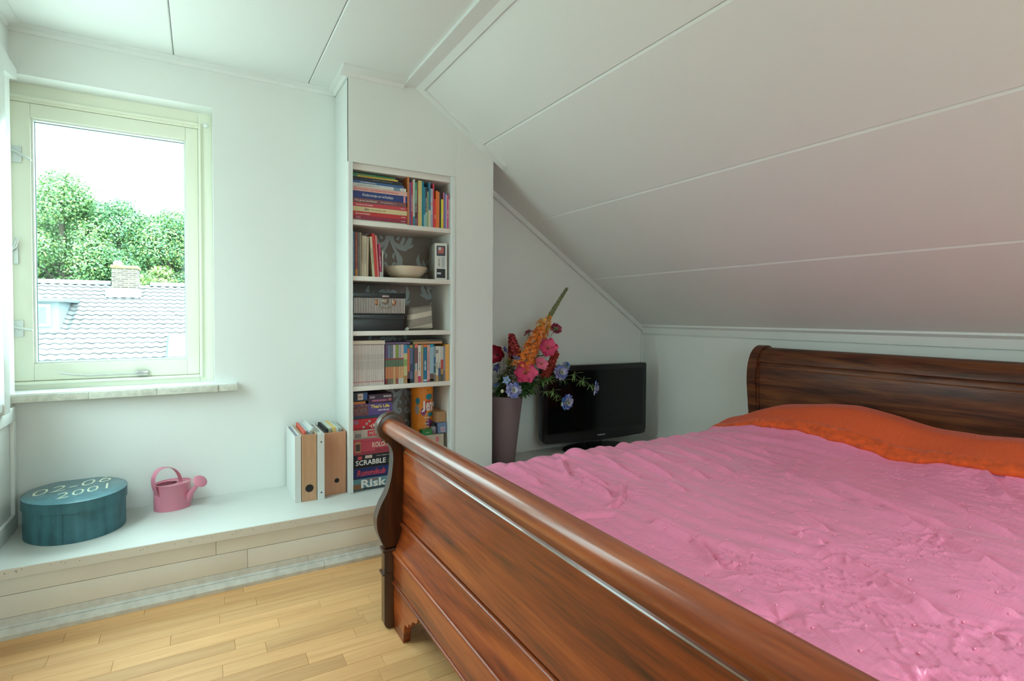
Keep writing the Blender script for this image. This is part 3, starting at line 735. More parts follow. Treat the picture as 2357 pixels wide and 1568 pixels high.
alb = [((.12, .06, .16), 'dark purple comic album, first of the orange-spined set', (.20, .03, .04)), ((.12, .18, .26), 'blue-topped comic album of the orange-spined set', (.15, .14, .09)),
 ((.13, .15, .17), 'slate-topped comic album of the orange-spined set', (.16, .14, .10)), ((.52, .46, .48), 'white-topped comic album of the orange-spined set', (.42, .36, .2)),
 ((.20, .28, .04), 'green-topped comic album of the orange-spined set', (.30, .07, .06)), ((.36, .34, .35), 'grey-topped comic album of the orange-spined set', (.5, .5, .46)),
 ((.58, .42, .40), 'pink-topped comic album, last of the orange-spined set', (.48, .52, .46))]
for c, lb, ft in alb:
    w = .0142
    book_up(u, w-.0008, .7865, .205, c, lb, G5, y=2.722, depth=.13, bands=((.44, .62, (.10, .16, .10)), (.14, .44, (.52, .20, .09) if c[1] < .3 else (.58, .33, .15)), (.0, .14, ft), (.62, .66, (.25, .05, .04))), txt=None, tc=(.5, .1, .08))
    u += w
G6 = 'comics and novels in the right half of the fourth shelf'
rest4 = [
 (.0180, .204, (.52, .48, .24), 'pale yellow-green jungle comic with blue head', ((.78, 1, (.05, .22, .42)), (.0, .2, (.36, .20, .09)), (.45, .62, (.25, .34, .12))), None),
 (.0120, .203, (.50, .12, .05), 'orange-red comic with teal head and dark foot', ((.90, 1, (.02, .16, .22)), (0, .30, (.10, .05, .05)), (0, .12, (.45, .25, .22))), None),
 (.0150, .203, (.10, .12, .22), 'dark blue novel with ochre head', ((.92, 1, (.42, .25, .06)), (0, .10, (.02, .03, .04)), (.3, .5, (.05, .06, .12))), None),
 (.0080, .205, (.02, .07, .09), 'thin dark teal book beside the blue novel', (), None),
 (.0180, .205, (.16, .18, .20), 'comic with coral head and pink foot', ((.92, 1, (.68, .15, .10)), (.50, .9, (.16, .07, .07)), (0, .33, (.52, .28, .20))), 6),
 (.0150, .200, (.66, .60, .56), 'white novel with crimson foot', ((0, .17, (.50, .05, .12)),), 23),
 (.0120, .203, (.42, .24, .13), 'tan book with olive upper spine', ((.75, .95, (.30, .28, .12)),), None),
 (.0190, .203, (.01, .15, .26), 'strong blue book with orange head', ((.93, 1, (.70, .17, .03)), (.03, .07, (.6, .6, .6))), 8),
 (.0140, .201, (.62, .32, .32), 'pink book with red lettering on its spine', ((.93, 1, (.6, .35, .28)), (0, .05, (.4, .05, .1))), 15),
 (.0200, .203, (.28, .42, .50), 'pale sky-blue book with brown foot', ((.93, 1, (.02, .25, .38)), (0, .22, (.13, .08, .06)), (.03, .07, (.6, .55, .5))), None),
 (.0110, .192, (.24, .30, .34), 'grey-blue album, first of the pale comics', ((.25, .45, (.03, .10, .11)), (.5, .7, (.05, .14, .28)), (0, .2, (.16, .14, .13))), None),
 (.0130, .192, (.60, .57, .47), 'cream album with orange foot among the pale comics', ((0, .18, (.48, .28, .12)), (.8, .9, (.2, .2, .18))), 7),
 (.0130, .191, (.58, .56, .50), 'cream album with blue figure foot among the pale comics', ((.15, .38, (.05, .09, .22)), (0, .15, (.13, .12, .10))), 7),
 (.0130, .191, (.50, .48, .46), 'cream and red album among the pale comics', ((.35, .62, (.45, .06, .05)), (.2, .35, (.42, .24, .06)), (0, .2, (.08, .08, .05))), None),
 (.0110, .190, (.24, .24, .28), 'slate grey album, last of the pale comics', ((0, .3, (.16, .14, .17)),), None),
 (.0210, .201, (.68, .33, .08), 'broad plain orange-yellow book at the right end', (), None)]
fac = (NX1-.0015-u)/sum(q[0] for q in rest4)
for w, h, c, lb, bd, tx in rest4:
    w *= fac
    book_up(u, w-.0008, .7865, h, c, lb, G6, y=2.720, depth=.13, bands=bd, txt=tx, tc=(.12, .08, .08) if c[0] > .4 else WHITE); u += w
G7 = 'books lying on top of the fourth shelf rows'
zt = .7865+.2058
book_flat(.828, .969, zt, .0120, (.17, .12, .21), 'purple-grey book lying flat across the comic albums', G7, y=2.735, depth=.12)
book_flat(.985, 1.150, zt, .0120, (.50, .27, .14), 'tan book lying flat on the right-hand row', G7, y=2.73, depth=.12, bands=((0, .06, (.4, .3, .1)),))
book_flat(.975, 1.160, zt+.0125, .0105, (.09, .10, .08), 'dark olive book lying on the tan one', G7, y=2.75, depth=.12, bands=((.1, .5, (.2, .17, .09)),))

# ------------------------------------------------------------------ shelf 5: games
G8 = 'board games stacked at the left of the bottom shelf'
def game(x0, x1, z0, z1, c, label, y=2.722, depth=.21, name='board_game', group=G8, two=True, lidc=None):
    o = thing(name, label, 'game', ((x0+x1)/2, y, z0), group)
    zm = z0+(z1-z0)*.18
    if two:
        obj('box_tray', box(B(), x0+.002, x1-.002, y+.002, y+depth-.002, z0, zm), cm(tuple(q*.7 for q in c)), o)
        lid = obj('box_lid', box(B(), x0, x1, y, y+depth, zm, z1-.0006, bev=.0012), cm(lidc or c, .38), o)
    else:
        lid = obj('box_body', box(B(), x0, x1, y, y+depth, z0, z1-.0006, bev=.001), cm(c, .4), o)
    return o, lid
def patch(par, x0, x1, z0, z1, c, y=2.722, d=.0005, name='colour_print'):
    return obj(name, box(B(), x0, x1, y-d, y-.0001, z0, z1), lbl(c), par)
def Z(v, u=830): return at(u, v, Y=2.722).z
x0 = .6615
zr = [.2505, Z(1103), Z(1078.5), Z(1048.5), Z(1012), Z(990.5), Z(965), Z(931)]
o, q = game(x0, .90, zr[0], zr[1], (.10, .19, .22), 'teal war board game at the bottom of the games stack', lidc=(.12, .24, .28))
text('Risk', .765, 2.7214-.001, (zr[0]+zr[1])/2+.002, .132, .042, lbl((.72, .72, .68)), q, off=.03)
patch(q, x0+.004, x0+.05, zr[0]+.008, zr[0]+.034, (.28, .13, .06)); patch(q, x0+.055, .895, zr[0]+.006, zr[0]+.013, (.05, .06, .07)); patch(q, .72, .79, zr[1]-.012, zr[1]-.008, (.40, .05, .05))
o, q = game(x0, .90, zr[1], zr[2], (.02, .03, .13), 'navy tile game with red lettering in the games stack')
text('Rummikub', .756, 2.7212, (zr[1]+zr[2])/2+.001, .148, .030, lbl((.62, .05, .07)), q, off=.02, italic=.2)
patch(q, .868, .896, zr[1]+.006, zr[2]-.008, (.5, .12, .14))
o, q = game(x0, .905, zr[2], zr[3], (.012, .012, .012), 'black word game with white lettering in the games stack')
text('SCRABBLE', .755, 2.7212, zr[2]+.026, .155, .026, lbl(WHITE), q, off=.015)
patch(q, x0+.026, x0+.048, zr[3]-.022, zr[3]-.006, (.62, .06, .08)); patch(q, x0+.064, x0+.100, zr[3]-.019, zr[3]-.004, (.55, .42, .36)); patch(q, .845, .900, zr[2]+.006, zr[2]+.036, (.06, .10, .02))
ticks(.782, .880, zr[3]-.014, zr[3]-.008, 2.7212, (.45, .4, .38), q, seed=5)
o, q = game(x0+.004, .905, zr[3], zr[4], (.46, .06, .09), 'dusty red settlers game, tallest box of the games stack')
text('KOLONISTEN', .833, 2.7210, zr[3]+.046, .142, .026, lbl((.70, .58, .46)), q, off=.02)
text('VAN CATAN', .818, 2.7210, zr[3]+.022, .085, .010, lbl((.16, .02, .03)), q, off=.02)
patch(q, x0+.012, x0+.042, zr[3]+.014, zr[4]-.012, (.40, .20, .10)); patch(q, x0+.016, x0+.038, zr[3]+.022, zr[4]-.024, (.06, .03, .03), d=.0008)
patch(q, x0+.050, .90, zr[4]-.013, zr[4]-.0115, (.2, .02, .04)); patch(q, x0+.050, .90, zr[3]+.012, zr[3]+.0135, (.2, .02, .04))
o, q = game(x0, .900, zr[4], zr[5], (.46, .38, .33), 'cream property game with a red name plate')
patch(q, .738, .872, zr[4]+.012, zr[5]-.006, (.50, .03, .05)); text('MONOPOLY', .805, 2.7208, (zr[4]+zr[5])/2+.002, .118, .017, lbl((.6, .5, .46)), q)
pq = patch(q, x0+.012, x0+.044, zr[4]+.008, zr[5]-.006, (.22, .18, .19)); patch(q, x0+.0135, x0+.0425, zr[5]-.018, zr[5]-.0075, (.42, .37, .33), d=.0008)
o, q = game(x0, .900, zr[5], zr[6], (.48, .02, .03), 'bright red dice game in the games stack')
text('YAHTZEE', .797, 2.7212, (zr[5]+zr[6])/2+.002, .10, .020, lbl((.75, .65, .58)), q, off=.02, tilt=.42)
for (dx, dz) in ((.056, .014), (.072, .030), (.086, .042)):
    g = B(); box(g, x0+dx-.0055, x0+dx+.0055, 2.7208, 2.7215, zr[5]+dz-.0055, zr[5]+dz+.0055)
    obj('die_print', g, lbl((.36, .33, .30)), q)
patch(q, x0+.006, x0+.030, zr[6]-.026, zr[6]-.006, (.28, .10, .18))
zt = Z(965)
o, q = game(x0, .868, zr[6]+.001, zr[7], (.09, .06, .22), 'violet-blue jigsaw box with a crowd picture', depth=.20)
patch(q, x0+.002, .742, zr[6]+.016, zr[7]-.004, (.13, .05, .06)); patch(q, x0+.002, .866, zr[6]+.002, zr[6]+.013, (.02, .05, .09))
rr = random.Random(4)
for _ in range(60):
    xx = rr.uniform(x0+.004, .736); zz_ = rr.uniform(zr[6]+.02, zr[7]-.008)
    patch(q, xx, xx+rr.uniform(.002, .006), zz_, zz_+rr.uniform(.002, .005), rr.choice(((.35, .28, .27), (.45, .05, .07), (.05, .03, .08), (.3, .18, .08), (.22, .12, .2))), d=.0008, name='crowd_print')
text("That's Life", .803, 2.7210, zr[7]-.017, .098, .017, lbl((.75, .58, .12)), q, off=.03)
text('1000 PIECES', .820, 2.7210, zr[7]-.037, .058, .008, lbl(WHITE), q, off=.02)
patch(q, .838, .858, zr[6]+.020, zr[6]+.030, (.55, .04, .08))
o, q = game(x0, .728, zr[7]+.0005, zr[7]+.014, (.50, .15, .04), 'flat orange card box on the jigsaw box', depth=.12, two=False)
o, q = game(x0, .738, zr[7]+.0145, zr[7]+.062, (.015, .013, .013), 'small black card game with white and blue label', depth=.15, two=False)
patch(q, .688, .715, zr[7]+.022, zr[7]+.054, (.52, .46, .42)); patch(q, .716, .737, zr[7]+.022, zr[7]+.056, (.03, .08, .22)); ticks(.692, .712, zr[7]+.032, zr[7]+.044, 2.7206, (.3, .08, .08), q, seed=6)
o, q = game(.742, .872, zr[7]+.0005, zr[7]+.046, (.035, .018, .035), 'dark purple word-card game on the jigsaw box', depth=.18, two=False)
patch(q, .760, .840, zr[7]+.008, zr[7]+.018, (.30, .07, .16)); ticks(.766, .836, zr[7]+.010, zr[7]+.017, 2.7208, (.5, .2, .3), q, seed=7); patch(q, .846, .862, zr[7]+.008, zr[7]+.022, (.42, .12, .12)); patch(q, .750, .775, zr[7]+.026, zr[7]+.036, (.30, .24, .28)); patch(q, .820, .862, zr[7]+.028, zr[7]+.038, (.34, .28, .30))
G9 = 'boxes piled at the right of the bottom shelf'
o, q = game(.93, 1.185, .2505, .370, (.16, .14, .10), 'large olive box at the bottom right of the bookcase', y=2.76, group=G9, two=False)
o, q = game(.95, 1.165, .3705, .492, (.42, .34, .26), 'cream game box with red mark under the orange tin', y=2.74, group=G9, two=False)
obj('lid_print', box(B(), .952, 1.163, 2.742, 2.948, .4915, .4923), lbl((.20, .19, .13)), q)
patch(q, 1.118, 1.136, .452, .478, (.55, .12, .13), y=2.74); ticks(1.119, 1.135, .441, .448, 2.7388, BLK, q, seed=8)
bx_ = game(1.137, 1.186, .494, .552, (.13, .18, .30), 'small blue box with round badge beside the tin', y=2.75, depth=.17, group=G9, two=False)[1]
patch(bx_, 1.150, 1.176, .500, .528, (.36, .30, .34), y=2.75); ticks(1.154, 1.172, .508, .520, 2.7488, (.4, .05, .1), bx_, seed=9)
game(1.130, 1.186, .5525, .612, (.36, .19, .09), 'small wooden-coloured box on the blue one', y=2.76, depth=.17, group=G9, two=False)
gb = game(1.045, 1.100, .4925, .520, (.02, .16, .04), 'green card box in front of the orange tin', y=2.745, depth=.05, group=G9, two=False)[1]
ticks(1.060, 1.084, .503, .509, 2.7443, (.4, .5, .4), gb, seed=10)
tin = thing('game_tin', 'tall orange cylindrical game tin with white lettering', 'tin', (1.085, 2.868, .4925))
TO = mat('orange_tin', (.78, .24, .02), .35, var=.12, vscale=14)
TR_ = .062
obj('tin_body', lathe(B(), [(0, 0), (TR_, 0), (TR_, .215), (0, .215)], (1.085, 2.868, .4925), 48), TO, tin, smooth=40)
obj('tin_lid', lathe(B(), [(0, .2155), (TR_+.0015, .2155), (TR_+.0015, .255), (TR_-.002, .257), (0, .257)], (1.085, 2.868, .4925), 48), TO, tin, smooth=40)
def wrap(par, pts_deg, c, name='print', dr=.0012, r=TR_):
    """closed polygon (angle in degrees from -Y, height) printed round the tin"""
    bm = B(); vs = [bm.verts.new((1.085+(r+dr)*math.sin(math.radians(a)), 2.868-(r+dr)*math.cos(math.radians(a)), .4925+h)) for a, h in pts_deg]
    f = bm.faces.new(vs); bmesh.ops.triangulate(bm, faces=[f])
    return obj(name, bm, lbl(c), par)
def blob(a, h, ra, rh, c, dr=.0012, n_=14, jag=.0):
    wrap(tin, [(a+ra*math.cos(t)*(1+jag*(k % 2)), h+rh*math.sin(t)*(1+jag*(k % 2))) for k, t in enumerate(np.linspace(0, 2*PI, n_, endpoint=False))], c, 'blot_print', dr)
blob(20, .200, 20, .016, (.02, .20, .27), jag=.15); blob(-42, .178, 12, .019, (.02, .20, .27)); blob(-12, .118, 14, .022, (.25, .05, .20)); blob(-45, .13, 11, .025, (.30, .28, .27), jag=.2)
blob(28, .100, 18, .012, (.02, .20, .27), jag=.2); blob(14, .150, 24, .030, (.55, .06, .03), dr=.0009, jag=.1); blob(20, .055, 18, .02, (.25, .04, .16), jag=.2); blob(12, .236, 3, .004, (.05, .03, .03), dr=.003, n_=8)
# lettering bent round the tin, one letter at a time
for ch, a in (('J', -9), ('e', 8), ('n', 27), ('g', 48), ('a', 67)):
    rr_ = TR_+.004; aa = math.radians(a)
    text(ch, 1.085+rr_*math.sin(aa), 2.868-rr_*math.cos(aa), .4925+.152, .021, .062 if ch == 'J' else .050, lbl((.78, .68, .64)), tin, rotz=aa, off=.03)
for k, wd_ in enumerate((.024, .034, .020, .034, .030)):
    aa = math.radians(6); TK = Matrix.Translation((1.085+(TR_+.0030)*math.sin(aa), 2.868-(TR_+.0030)*math.cos(aa), .4925+.098-k*.017)) @ Matrix.Rotation(aa, 4, 'Z')
    ticks(-wd_/2, wd_/2, 0, .009, 0, (.70, .66, .62), tin, T=TK, seed=20+k)
gj = thing('glass_jar', 'small glass jar with dark lid right of the orange tin', 'jar', (1.118, 2.80, .4925))
m, n, l, p = newmat('jar_glass'); p.inputs['Base Color'].default_value = (.25, .22, .26, 1); p.inputs['Roughness'].default_value = .15; p.inputs['Alpha'].default_value = .75
obj('jar_body', lathe(B(), [(0, 0), (.016, 0), (.017, .004), (.017, .032), (.012, .040), (0, .040)], (1.118, 2.775, .4925), 20), m, gj, smooth=50)
obj('jar_lid', lathe(B(), [(0, .0405), (.013, .0405), (.013, .055), (0, .055)], (1.118, 2.775, .4925), 20), BLKP, gj, smooth=40)

# ------------------------------------------------------------------ ring binders on the ledge
G10 = 'ring binders at the left foot of the bookcase'
def binder(x0, x1, yf, yb, h, c, label, skew=0, hole=None, papers=True, m_=None, spinem=None, spots=None):
    o = thing('ring_binder', label, 'binder', ((x0+x1)/2, yf, ZL), G10)
    mm = m_ or mat('binder_white', (.66, .68, .66), .35)
    t = .0028
    T = Matrix.Translation((x0, yf, ZL+.0003)) @ Matrix.Rotation(skew, 4, 'Z')
    w = x1-x0; L = yb-yf
    obj('cover_board', box(B(), 0, t, .003, L, 0, h, bev=.0008, T=T), mm, o)
    obj('cover_board', box(B(), w-t, w, .003, L, 0, h, bev=.0008, T=T), mm, o)
    sp = obj('spine', box(B(), 0, w, 0, .003, 0, h, bev=.0008, T=T), spinem or mm, o)
    if hole:
        cx, cz, r = hole; Th = T @ Matrix.Translation((cx, -.0004, cz)) @ Matrix.Rotation(PI/2, 4, 'X')
        obj('finger_hole', lathe(B(), [(0, 0), (r, 0)], (0, 0, 0), 28, T=Th), mat('hole_dark', (.008, .006, .005), .7), sp)
        obj('hole_rim', tube(B(), [Th @ Vector((r*math.cos(a), r*math.sin(a), .0002)) for a in np.linspace(0, 2*PI, 29)], .0009, 5), mat('rim', (.16, .10, .05), .5), sp, smooth=60)
    if spots:
        g = B()
        for cx, cz, r in spots: lathe(g, [(0, .0006), (r, .0004), (r, 0)], (0, 0, 0), 14, T=T @ Matrix.Translation((cx, -.0002, cz)) @ Matrix.Rotation(PI/2, 4, 'X'))
        obj('rivet', g, mat('rivet', (.03, .03, .03), .4, metal=.5), sp)
    return o, T, w, L, h
BW = wood('binder_plywood', (.42, .22, .12), (.52, .30, .17), (.60, .38, .22), axis=2, rough=.4, coat=.1, fine=70, broad=4)
BC = wood('binder_card', (.46, .21, .12), (.52, .25, .14), (.56, .29, .17), axis=2, rough=.5, coat=.05, fine=70)
def sheets(o, T, w, L, h, cols, over=.0):
    n_ = len(cols); t = (w-.007)/n_
    for k, (c, dh, dy) in enumerate(cols):
        obj('papers', box(B(), .0033+k*t, .0033+(k+1)*t-.0004, .012+dy, L-.012, .004, h+dh, T=T), mat('sheet_%02d%02d%02d' % tuple(int(x*99) for x in c), c, .8), o)
r_ = binder(.386, .414, 2.70, 2.985, .318, None, 'narrow white ring binder, leftmost of the row')
sheets(*r_, [((.6, .6, .62), -.006, 0), ((.30, .30, .38), -.003, .01), ((.6, .62, .62), -.01, 0), ((.62, .62, .62), .001, .02)])
r_ = binder(.4165, .484, 2.694, 2.975, .322, None, 'plywood-spined ring binder with a large finger hole', hole=(.0340, .062, .0185), m_=BW)
sheets(*r_, [((.60, .55, .45), -.01, 0), ((.62, .12, .08), .012, .01), ((.42, .47, .50), .010, .03), ((.45, .52, .55), .006, .02), ((.6, .62, .6), .010, .04), ((.62, .64, .62), .018, .05)])
r_ = binder(.487, .520, 2.690, 2.985, .318, None, 'white ring binder with two small rivets', spots=((.018, .034, .0038), (.018, .280, .0038)))
sheets(*r_, [((.50, .48, .36), -.004, 0), ((.58, .56, .48), -.003, 0), ((.62, .62, .6), -.006, .01), ((.6, .62, .6), .002, .02)])
r_ = binder(.5255, .6325, 2.735, 2.985, .312, None, 'broad cardboard ring binder with a small hole against the bookcase', hole=(.062, .068, .0115), m_=BC)
sheets(*r_, [((.10, .10, .10), -.004, 0), ((.02, .02, .02), .012, .02), ((.45, .48, .40), .008, .04), ((.55, .56, .50), .012, .05), ((.68, .45, .15), .016, .02), ((.58, .60, .56), .012, .02), ((.35, .45, .40), .010, .04), ((.6, .6, .55), .004, .05)])

# ------------------------------------------------------------------ oval hat box
HC = Vector((-.4494, 2.8262, ZL+.0005)); HA, HB, HR = .193, .171, 1.94
hb = thing('hat_box', 'oval blue-green stained wooden box with a date painted on its lid', 'box', HC)
m, n, l, p = newmat('blue_stained_wood')
tc = n.new('ShaderNodeTexCoord'); mp = n.new('ShaderNodeMapping'); mp.inputs['Scale'].default_value = (40, 40, 4); l.new(tc.outputs['Object'], mp.inputs['Vector'])
t1 = n.new('ShaderNodeTexNoise'); t1.inputs['Scale'].default_value = 1.2; t1.inputs['Detail'].default_value = 6; l.new(mp.outputs[0], t1.inputs['Vector'])
t2 = n.new('ShaderNodeTexNoise'); t2.inputs['Scale'].default_value = 14; t2.inputs['Detail'].default_value = 4; l.new(tc.outputs['Object'], t2.inputs['Vector'])
mx = n.new('ShaderNodeMix'); mx.inputs['Factor'].default_value = .5; l.new(t1.outputs[0], mx.inputs['A']); l.new(t2.outputs[0], mx.inputs['B'])
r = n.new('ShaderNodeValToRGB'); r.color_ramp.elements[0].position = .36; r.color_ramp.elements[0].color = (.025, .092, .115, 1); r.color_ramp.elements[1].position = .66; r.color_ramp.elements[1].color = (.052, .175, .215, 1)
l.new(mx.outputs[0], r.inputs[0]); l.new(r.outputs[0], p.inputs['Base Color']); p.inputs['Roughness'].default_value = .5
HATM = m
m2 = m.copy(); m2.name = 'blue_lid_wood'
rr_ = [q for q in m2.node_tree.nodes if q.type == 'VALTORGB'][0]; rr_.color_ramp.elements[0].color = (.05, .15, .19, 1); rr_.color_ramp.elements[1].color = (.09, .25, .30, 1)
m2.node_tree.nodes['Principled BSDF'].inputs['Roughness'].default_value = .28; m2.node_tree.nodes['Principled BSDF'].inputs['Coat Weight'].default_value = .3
TH_ = Matrix.Translation(HC) @ Matrix.Rotation(HR, 4, 'Z')
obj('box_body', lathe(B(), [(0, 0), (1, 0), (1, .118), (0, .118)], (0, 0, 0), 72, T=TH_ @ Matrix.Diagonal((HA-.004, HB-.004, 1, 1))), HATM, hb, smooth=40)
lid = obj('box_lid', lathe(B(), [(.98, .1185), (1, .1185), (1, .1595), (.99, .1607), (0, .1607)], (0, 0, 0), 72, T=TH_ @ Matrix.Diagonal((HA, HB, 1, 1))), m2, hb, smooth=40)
rim_m = HATM
obj('lid_band', lathe(B(), [(1, .1188), (1.006, .1188), (1.006, .1600), (1, .1600)], (0, 0, 0), 72, T=TH_ @ Matrix.Diagonal((HA, HB, 1, 1))), HATM, hb, smooth=40)
# overlapping seam of the bent-wood side
a_ = math.radians(-97)-HR
g = B(); K = 12; rows = []
for k in range(K+1):
    aa = a_-.55*k/K
    rows.append([g.verts.new(TH_ @ Vector(((HA-d)*math.cos(aa), (HB-d)*math.sin(aa), zz_))) for d, zz_ in ((.004, .0005), (.0022, .0005), (.0022, .1175), (.004, .1175))])
for a1_, b1_ in zip(rows, rows[1:]):
    for q in range(3): g.faces.new((a1_[q], a1_[q+1], b1_[q+1], b1_[q]))
g.faces.new(rows[0])
obj('side_seam', g, HATM, hb)
LETW = lbl((.78, .82, .66), .4)
for s, fx, fy, w_, sz in (('02-06', -.032, .058, .285, .082), ('2001', .024, -.042, .205, .078)):
    o = text(s, 0, 0, 0, w_, sz, LETW, lid, italic=.45, off=-.012)
    pos = HC+Vector((fx, fy, .1614)); o.location = pos-origin(lid); o.rotation_euler = (0, 0, math.radians(26))

# ------------------------------------------------------------------ watering can
WC = Vector((-.114, 2.9155, ZL+.0005)); WA, WBr, WRo, WH = .074, .062, math.radians(14), .117
PK = mat('pink_enamel', (.62, .21, .29), .38, coat=.25); PKD = mat('pink_enamel_inside', (.16, .02, .035), .5)
wc = thing('watering_can', 'small oval pink metal watering can on the ledge', 'watering can', WC)
TW = Matrix.Translation(WC) @ Matrix.Rotation(WRo, 4, 'Z')
D_ = Matrix.Diagonal((WA, WBr, 1, 1))
obj('can_body', lathe(B(), [(0, .003), (.96, .003), (1, 0), (1.0, WH-.004), (1.03, WH-.002), (1.03, WH), (.98, WH), (.97, WH-.006), (0, .01)], (0, 0, 0), 56, T=TW @ D_), PK, wc, smooth=45)
# top plate with oval filling hole
g = B(); K = 48; outer, inner = [], []
for k in range(K):
    a = 2*PI*k/K
    outer.append(g.verts.new(TW @ Vector((WA*.985*math.cos(a), WBr*.985*math.sin(a), WH-.004))))
    inner.append(g.verts.new(TW @ Vector((-.022+WA*.58*math.cos(a), .006+WBr*.52*math.sin(a), WH-.0035))))
for k in range(K):
    j = (k+1) % K; g.faces.new((outer[k], outer[j], inner[j], inner[k]))
obj('top_plate', g, PK, wc, smooth=40)
hp = []
THW = Matrix.Translation(WC) @ Matrix.Rotation(math.radians(36), 4, 'Z')
for t in [k/21 for k in range(22)]:
    # strap from the front part of the top, over, and down to the back of the body
    P0, P1, P2, P3 = Vector((.036, -.006, WH-.004)), Vector((.022, -.006, WH+.115)), Vector((-.150, 0, WH+.115)), Vector((-.064, 0, .060))
    hp.append(THW @ ((1-t)**3*P0+3*(1-t)**2*t*P1+3*(1-t)*t*t*P2+t**3*P3))
g = B(); sd = THW.to_3x3() @ Vector((0, 1, 0)); prev = None
for i, p_ in enumerate(hp):
    tn = (hp[min(i+1, 21)]-hp[max(i-1, 0)]).normalized(); nn = tn.cross(sd).normalized()
    ring = [g.verts.new(p_+sd*a*.0135+nn*b_*.0009) for a, b_ in ((-1, -1), (1, -1), (1, 1), (-1, 1))]
    if prev:
        for k in range(4): g.faces.new((prev[k], prev[(k+1) % 4], ring[(k+1) % 4], ring[k]))
    prev = ring
obj('handle', g, PK, wc, smooth=40)
s0, s1 = TW @ Vector((.048, -.030, .034)), at(455, 1115, Y=2.83)
dirn = (s1-s0).normalized()
spt = obj('spout', tube(B(), [s0, s0+Vector((.012, -.004, .008)), s0+(s1-s0)*.45, s1], [.020, .0175, .0125, .0095], 16), PK, wc, smooth=60)
R_ = dirn.to_track_quat('Z', 'Y').to_matrix().to_4x4(); TR2 = Matrix.Translation(s1) @ R_
rose = obj('rose', lathe(B(), [(.0095, -.004), (.013, .004), (.030, .022), (.031, .025), (.029, .0265), (.018, .0305), (0, .0320)], (0, 0, 0), 32, T=TR2), PK, wc, smooth=50)
g = B()
for ring_, cnt in ((0, 1), (.0065, 6), (.0125, 11), (.0190, 16), (.0245, 20)):
    for k in range(cnt):
        a = 2*PI*k/cnt+ring_*50
        zz_ = .0322-(ring_/.029)**2*.0048
        lathe(g, [(0, zz_+.0004), (.0010, zz_+.0002)], (0, 0, 0), 6, T=TR2 @ Matrix.Translation((ring_*math.cos(a), ring_*math.sin(a), 0)))
obj('rose_hole', g, PKD, rose, kind='stuff')

# ================================================================== bed
bed = thing('sleigh_bed', 'dark mahogany sleigh bed with rolled footboard and headboard', 'bed', (1.7, 1.03, 0))
YN, YFAR = .185, 1.885          # inner faces of the end posts
def arc(cx, cz, r, a0, a1, n=10):
    return [(cx+r*math.cos(math.radians(a0+(a1-a0)*k/n)), cz+r*math.sin(math.radians(a0+(a1-a0)*k/n))) for k in range(n+1)]
def smooth2(pts, k=5):
    out = []
    for i in range(len(pts)-1):
        p0, p1, p2, p3 = [np.array(pts[j]) for j in (max(i-1, 0), i, i+1, min(i+2, len(pts)-1))]
        for q in range(k):
            t = q/k
            out.append(tuple(.5*((2*p1)+(p2-p0)*t+(2*p0-5*p1+4*p2-p3)*t*t+(3*p1-p0-3*p2+p3)*t**3)))
    out.append(tuple(pts[-1])); return out
# footboard roll
MROLL = MAHOG.copy(); MROLL.name = 'mahogany_polished'; MROLL.node_tree.nodes['Principled BSDF'].inputs['Coat Weight'].default_value = .8; MROLL.node_tree.nodes['Principled BSDF'].inputs['Coat Roughness'].default_value = .16
obj('top_roll', prism(B(), arc(.595, .741, .031, 300, -60, 40)[:-1], 1, YN, YFAR), MROLL, bed, smooth=40)
outer = smooth2([(.618, .722), (.632, .705), (.641, .685), (.6455, .664), (.6465, .6535)], 4)
fld = [(.6425, .6475)]+smooth2([(.6415, .646), (.6425, .60), (.6425, .55), (.640, .47), (.6385, .42), (.638, .392)], 4)
back = [(.674, .392), (.678, .47), (.680, .55), (.680, .66), (.672, .70), (.655, .725), (.625, .74)]
obj('footboard_panel', prism(B(), outer+fld+back, 1, YN, YFAR), MAHOG, bed, smooth=28)
obj('bevel_highlight', prism(B(), [(.6470, .6535), (.6420, .6472), (.6445, .6445), (.6480, .6500)], 1, YN, YFAR), mat('edge_highlight', (.36, .26, .17), .2, coat=.6), bed)  # paler strip paints the highlight along the bevel
def bead(x, z, r, nm='bead_moulding'):
    obj(nm, prism(B(), arc(x, z, r, 0, 360, 20)[:-1], 1, YN, YFAR), MAHOG, bed, smooth=40)
bead(.6375, .379, .0085)
cove = smooth2([(.637, .372), (.6345, .355), (.627, .328), (.6165, .303), (.610, .288)], 4)
obj('cove_rail', prism(B(), cove+[(.66, .288), (.672, .372)], 1, YN, YFAR), MAHOG, bed, smooth=30)
bead(.608, .280, .0085)
obj('lower_rail', prism(B(), [(.605, .274), (.605, .176), (.640, .176), (.640, .274)], 1, YN, YFAR), MAHOG, bed)
bead(.604, .171, .005)
# bracket feet with ogee cut
def bracket(y0, sgn):
    P = [(0, .167), (0, .001), (.105, .001), (.112, .03), (.116, .062), (.122, .073), (.136, .079), (.150, .078), (.156, .086), (.163, .098), (.176, .101), (.186, .104), (.192, .116), (.205, .126), (.228, .132), (.245, .143), (.250, .167)]
    pts = [(y0+sgn*a, z) for a, z in P]
    return prism(B(), pts, 0, .606, .632)
obj('bracket_foot', bracket(YFAR, -1), MAHOG, bed); obj('bracket_foot', bracket(YN, 1), MAHOG, bed)
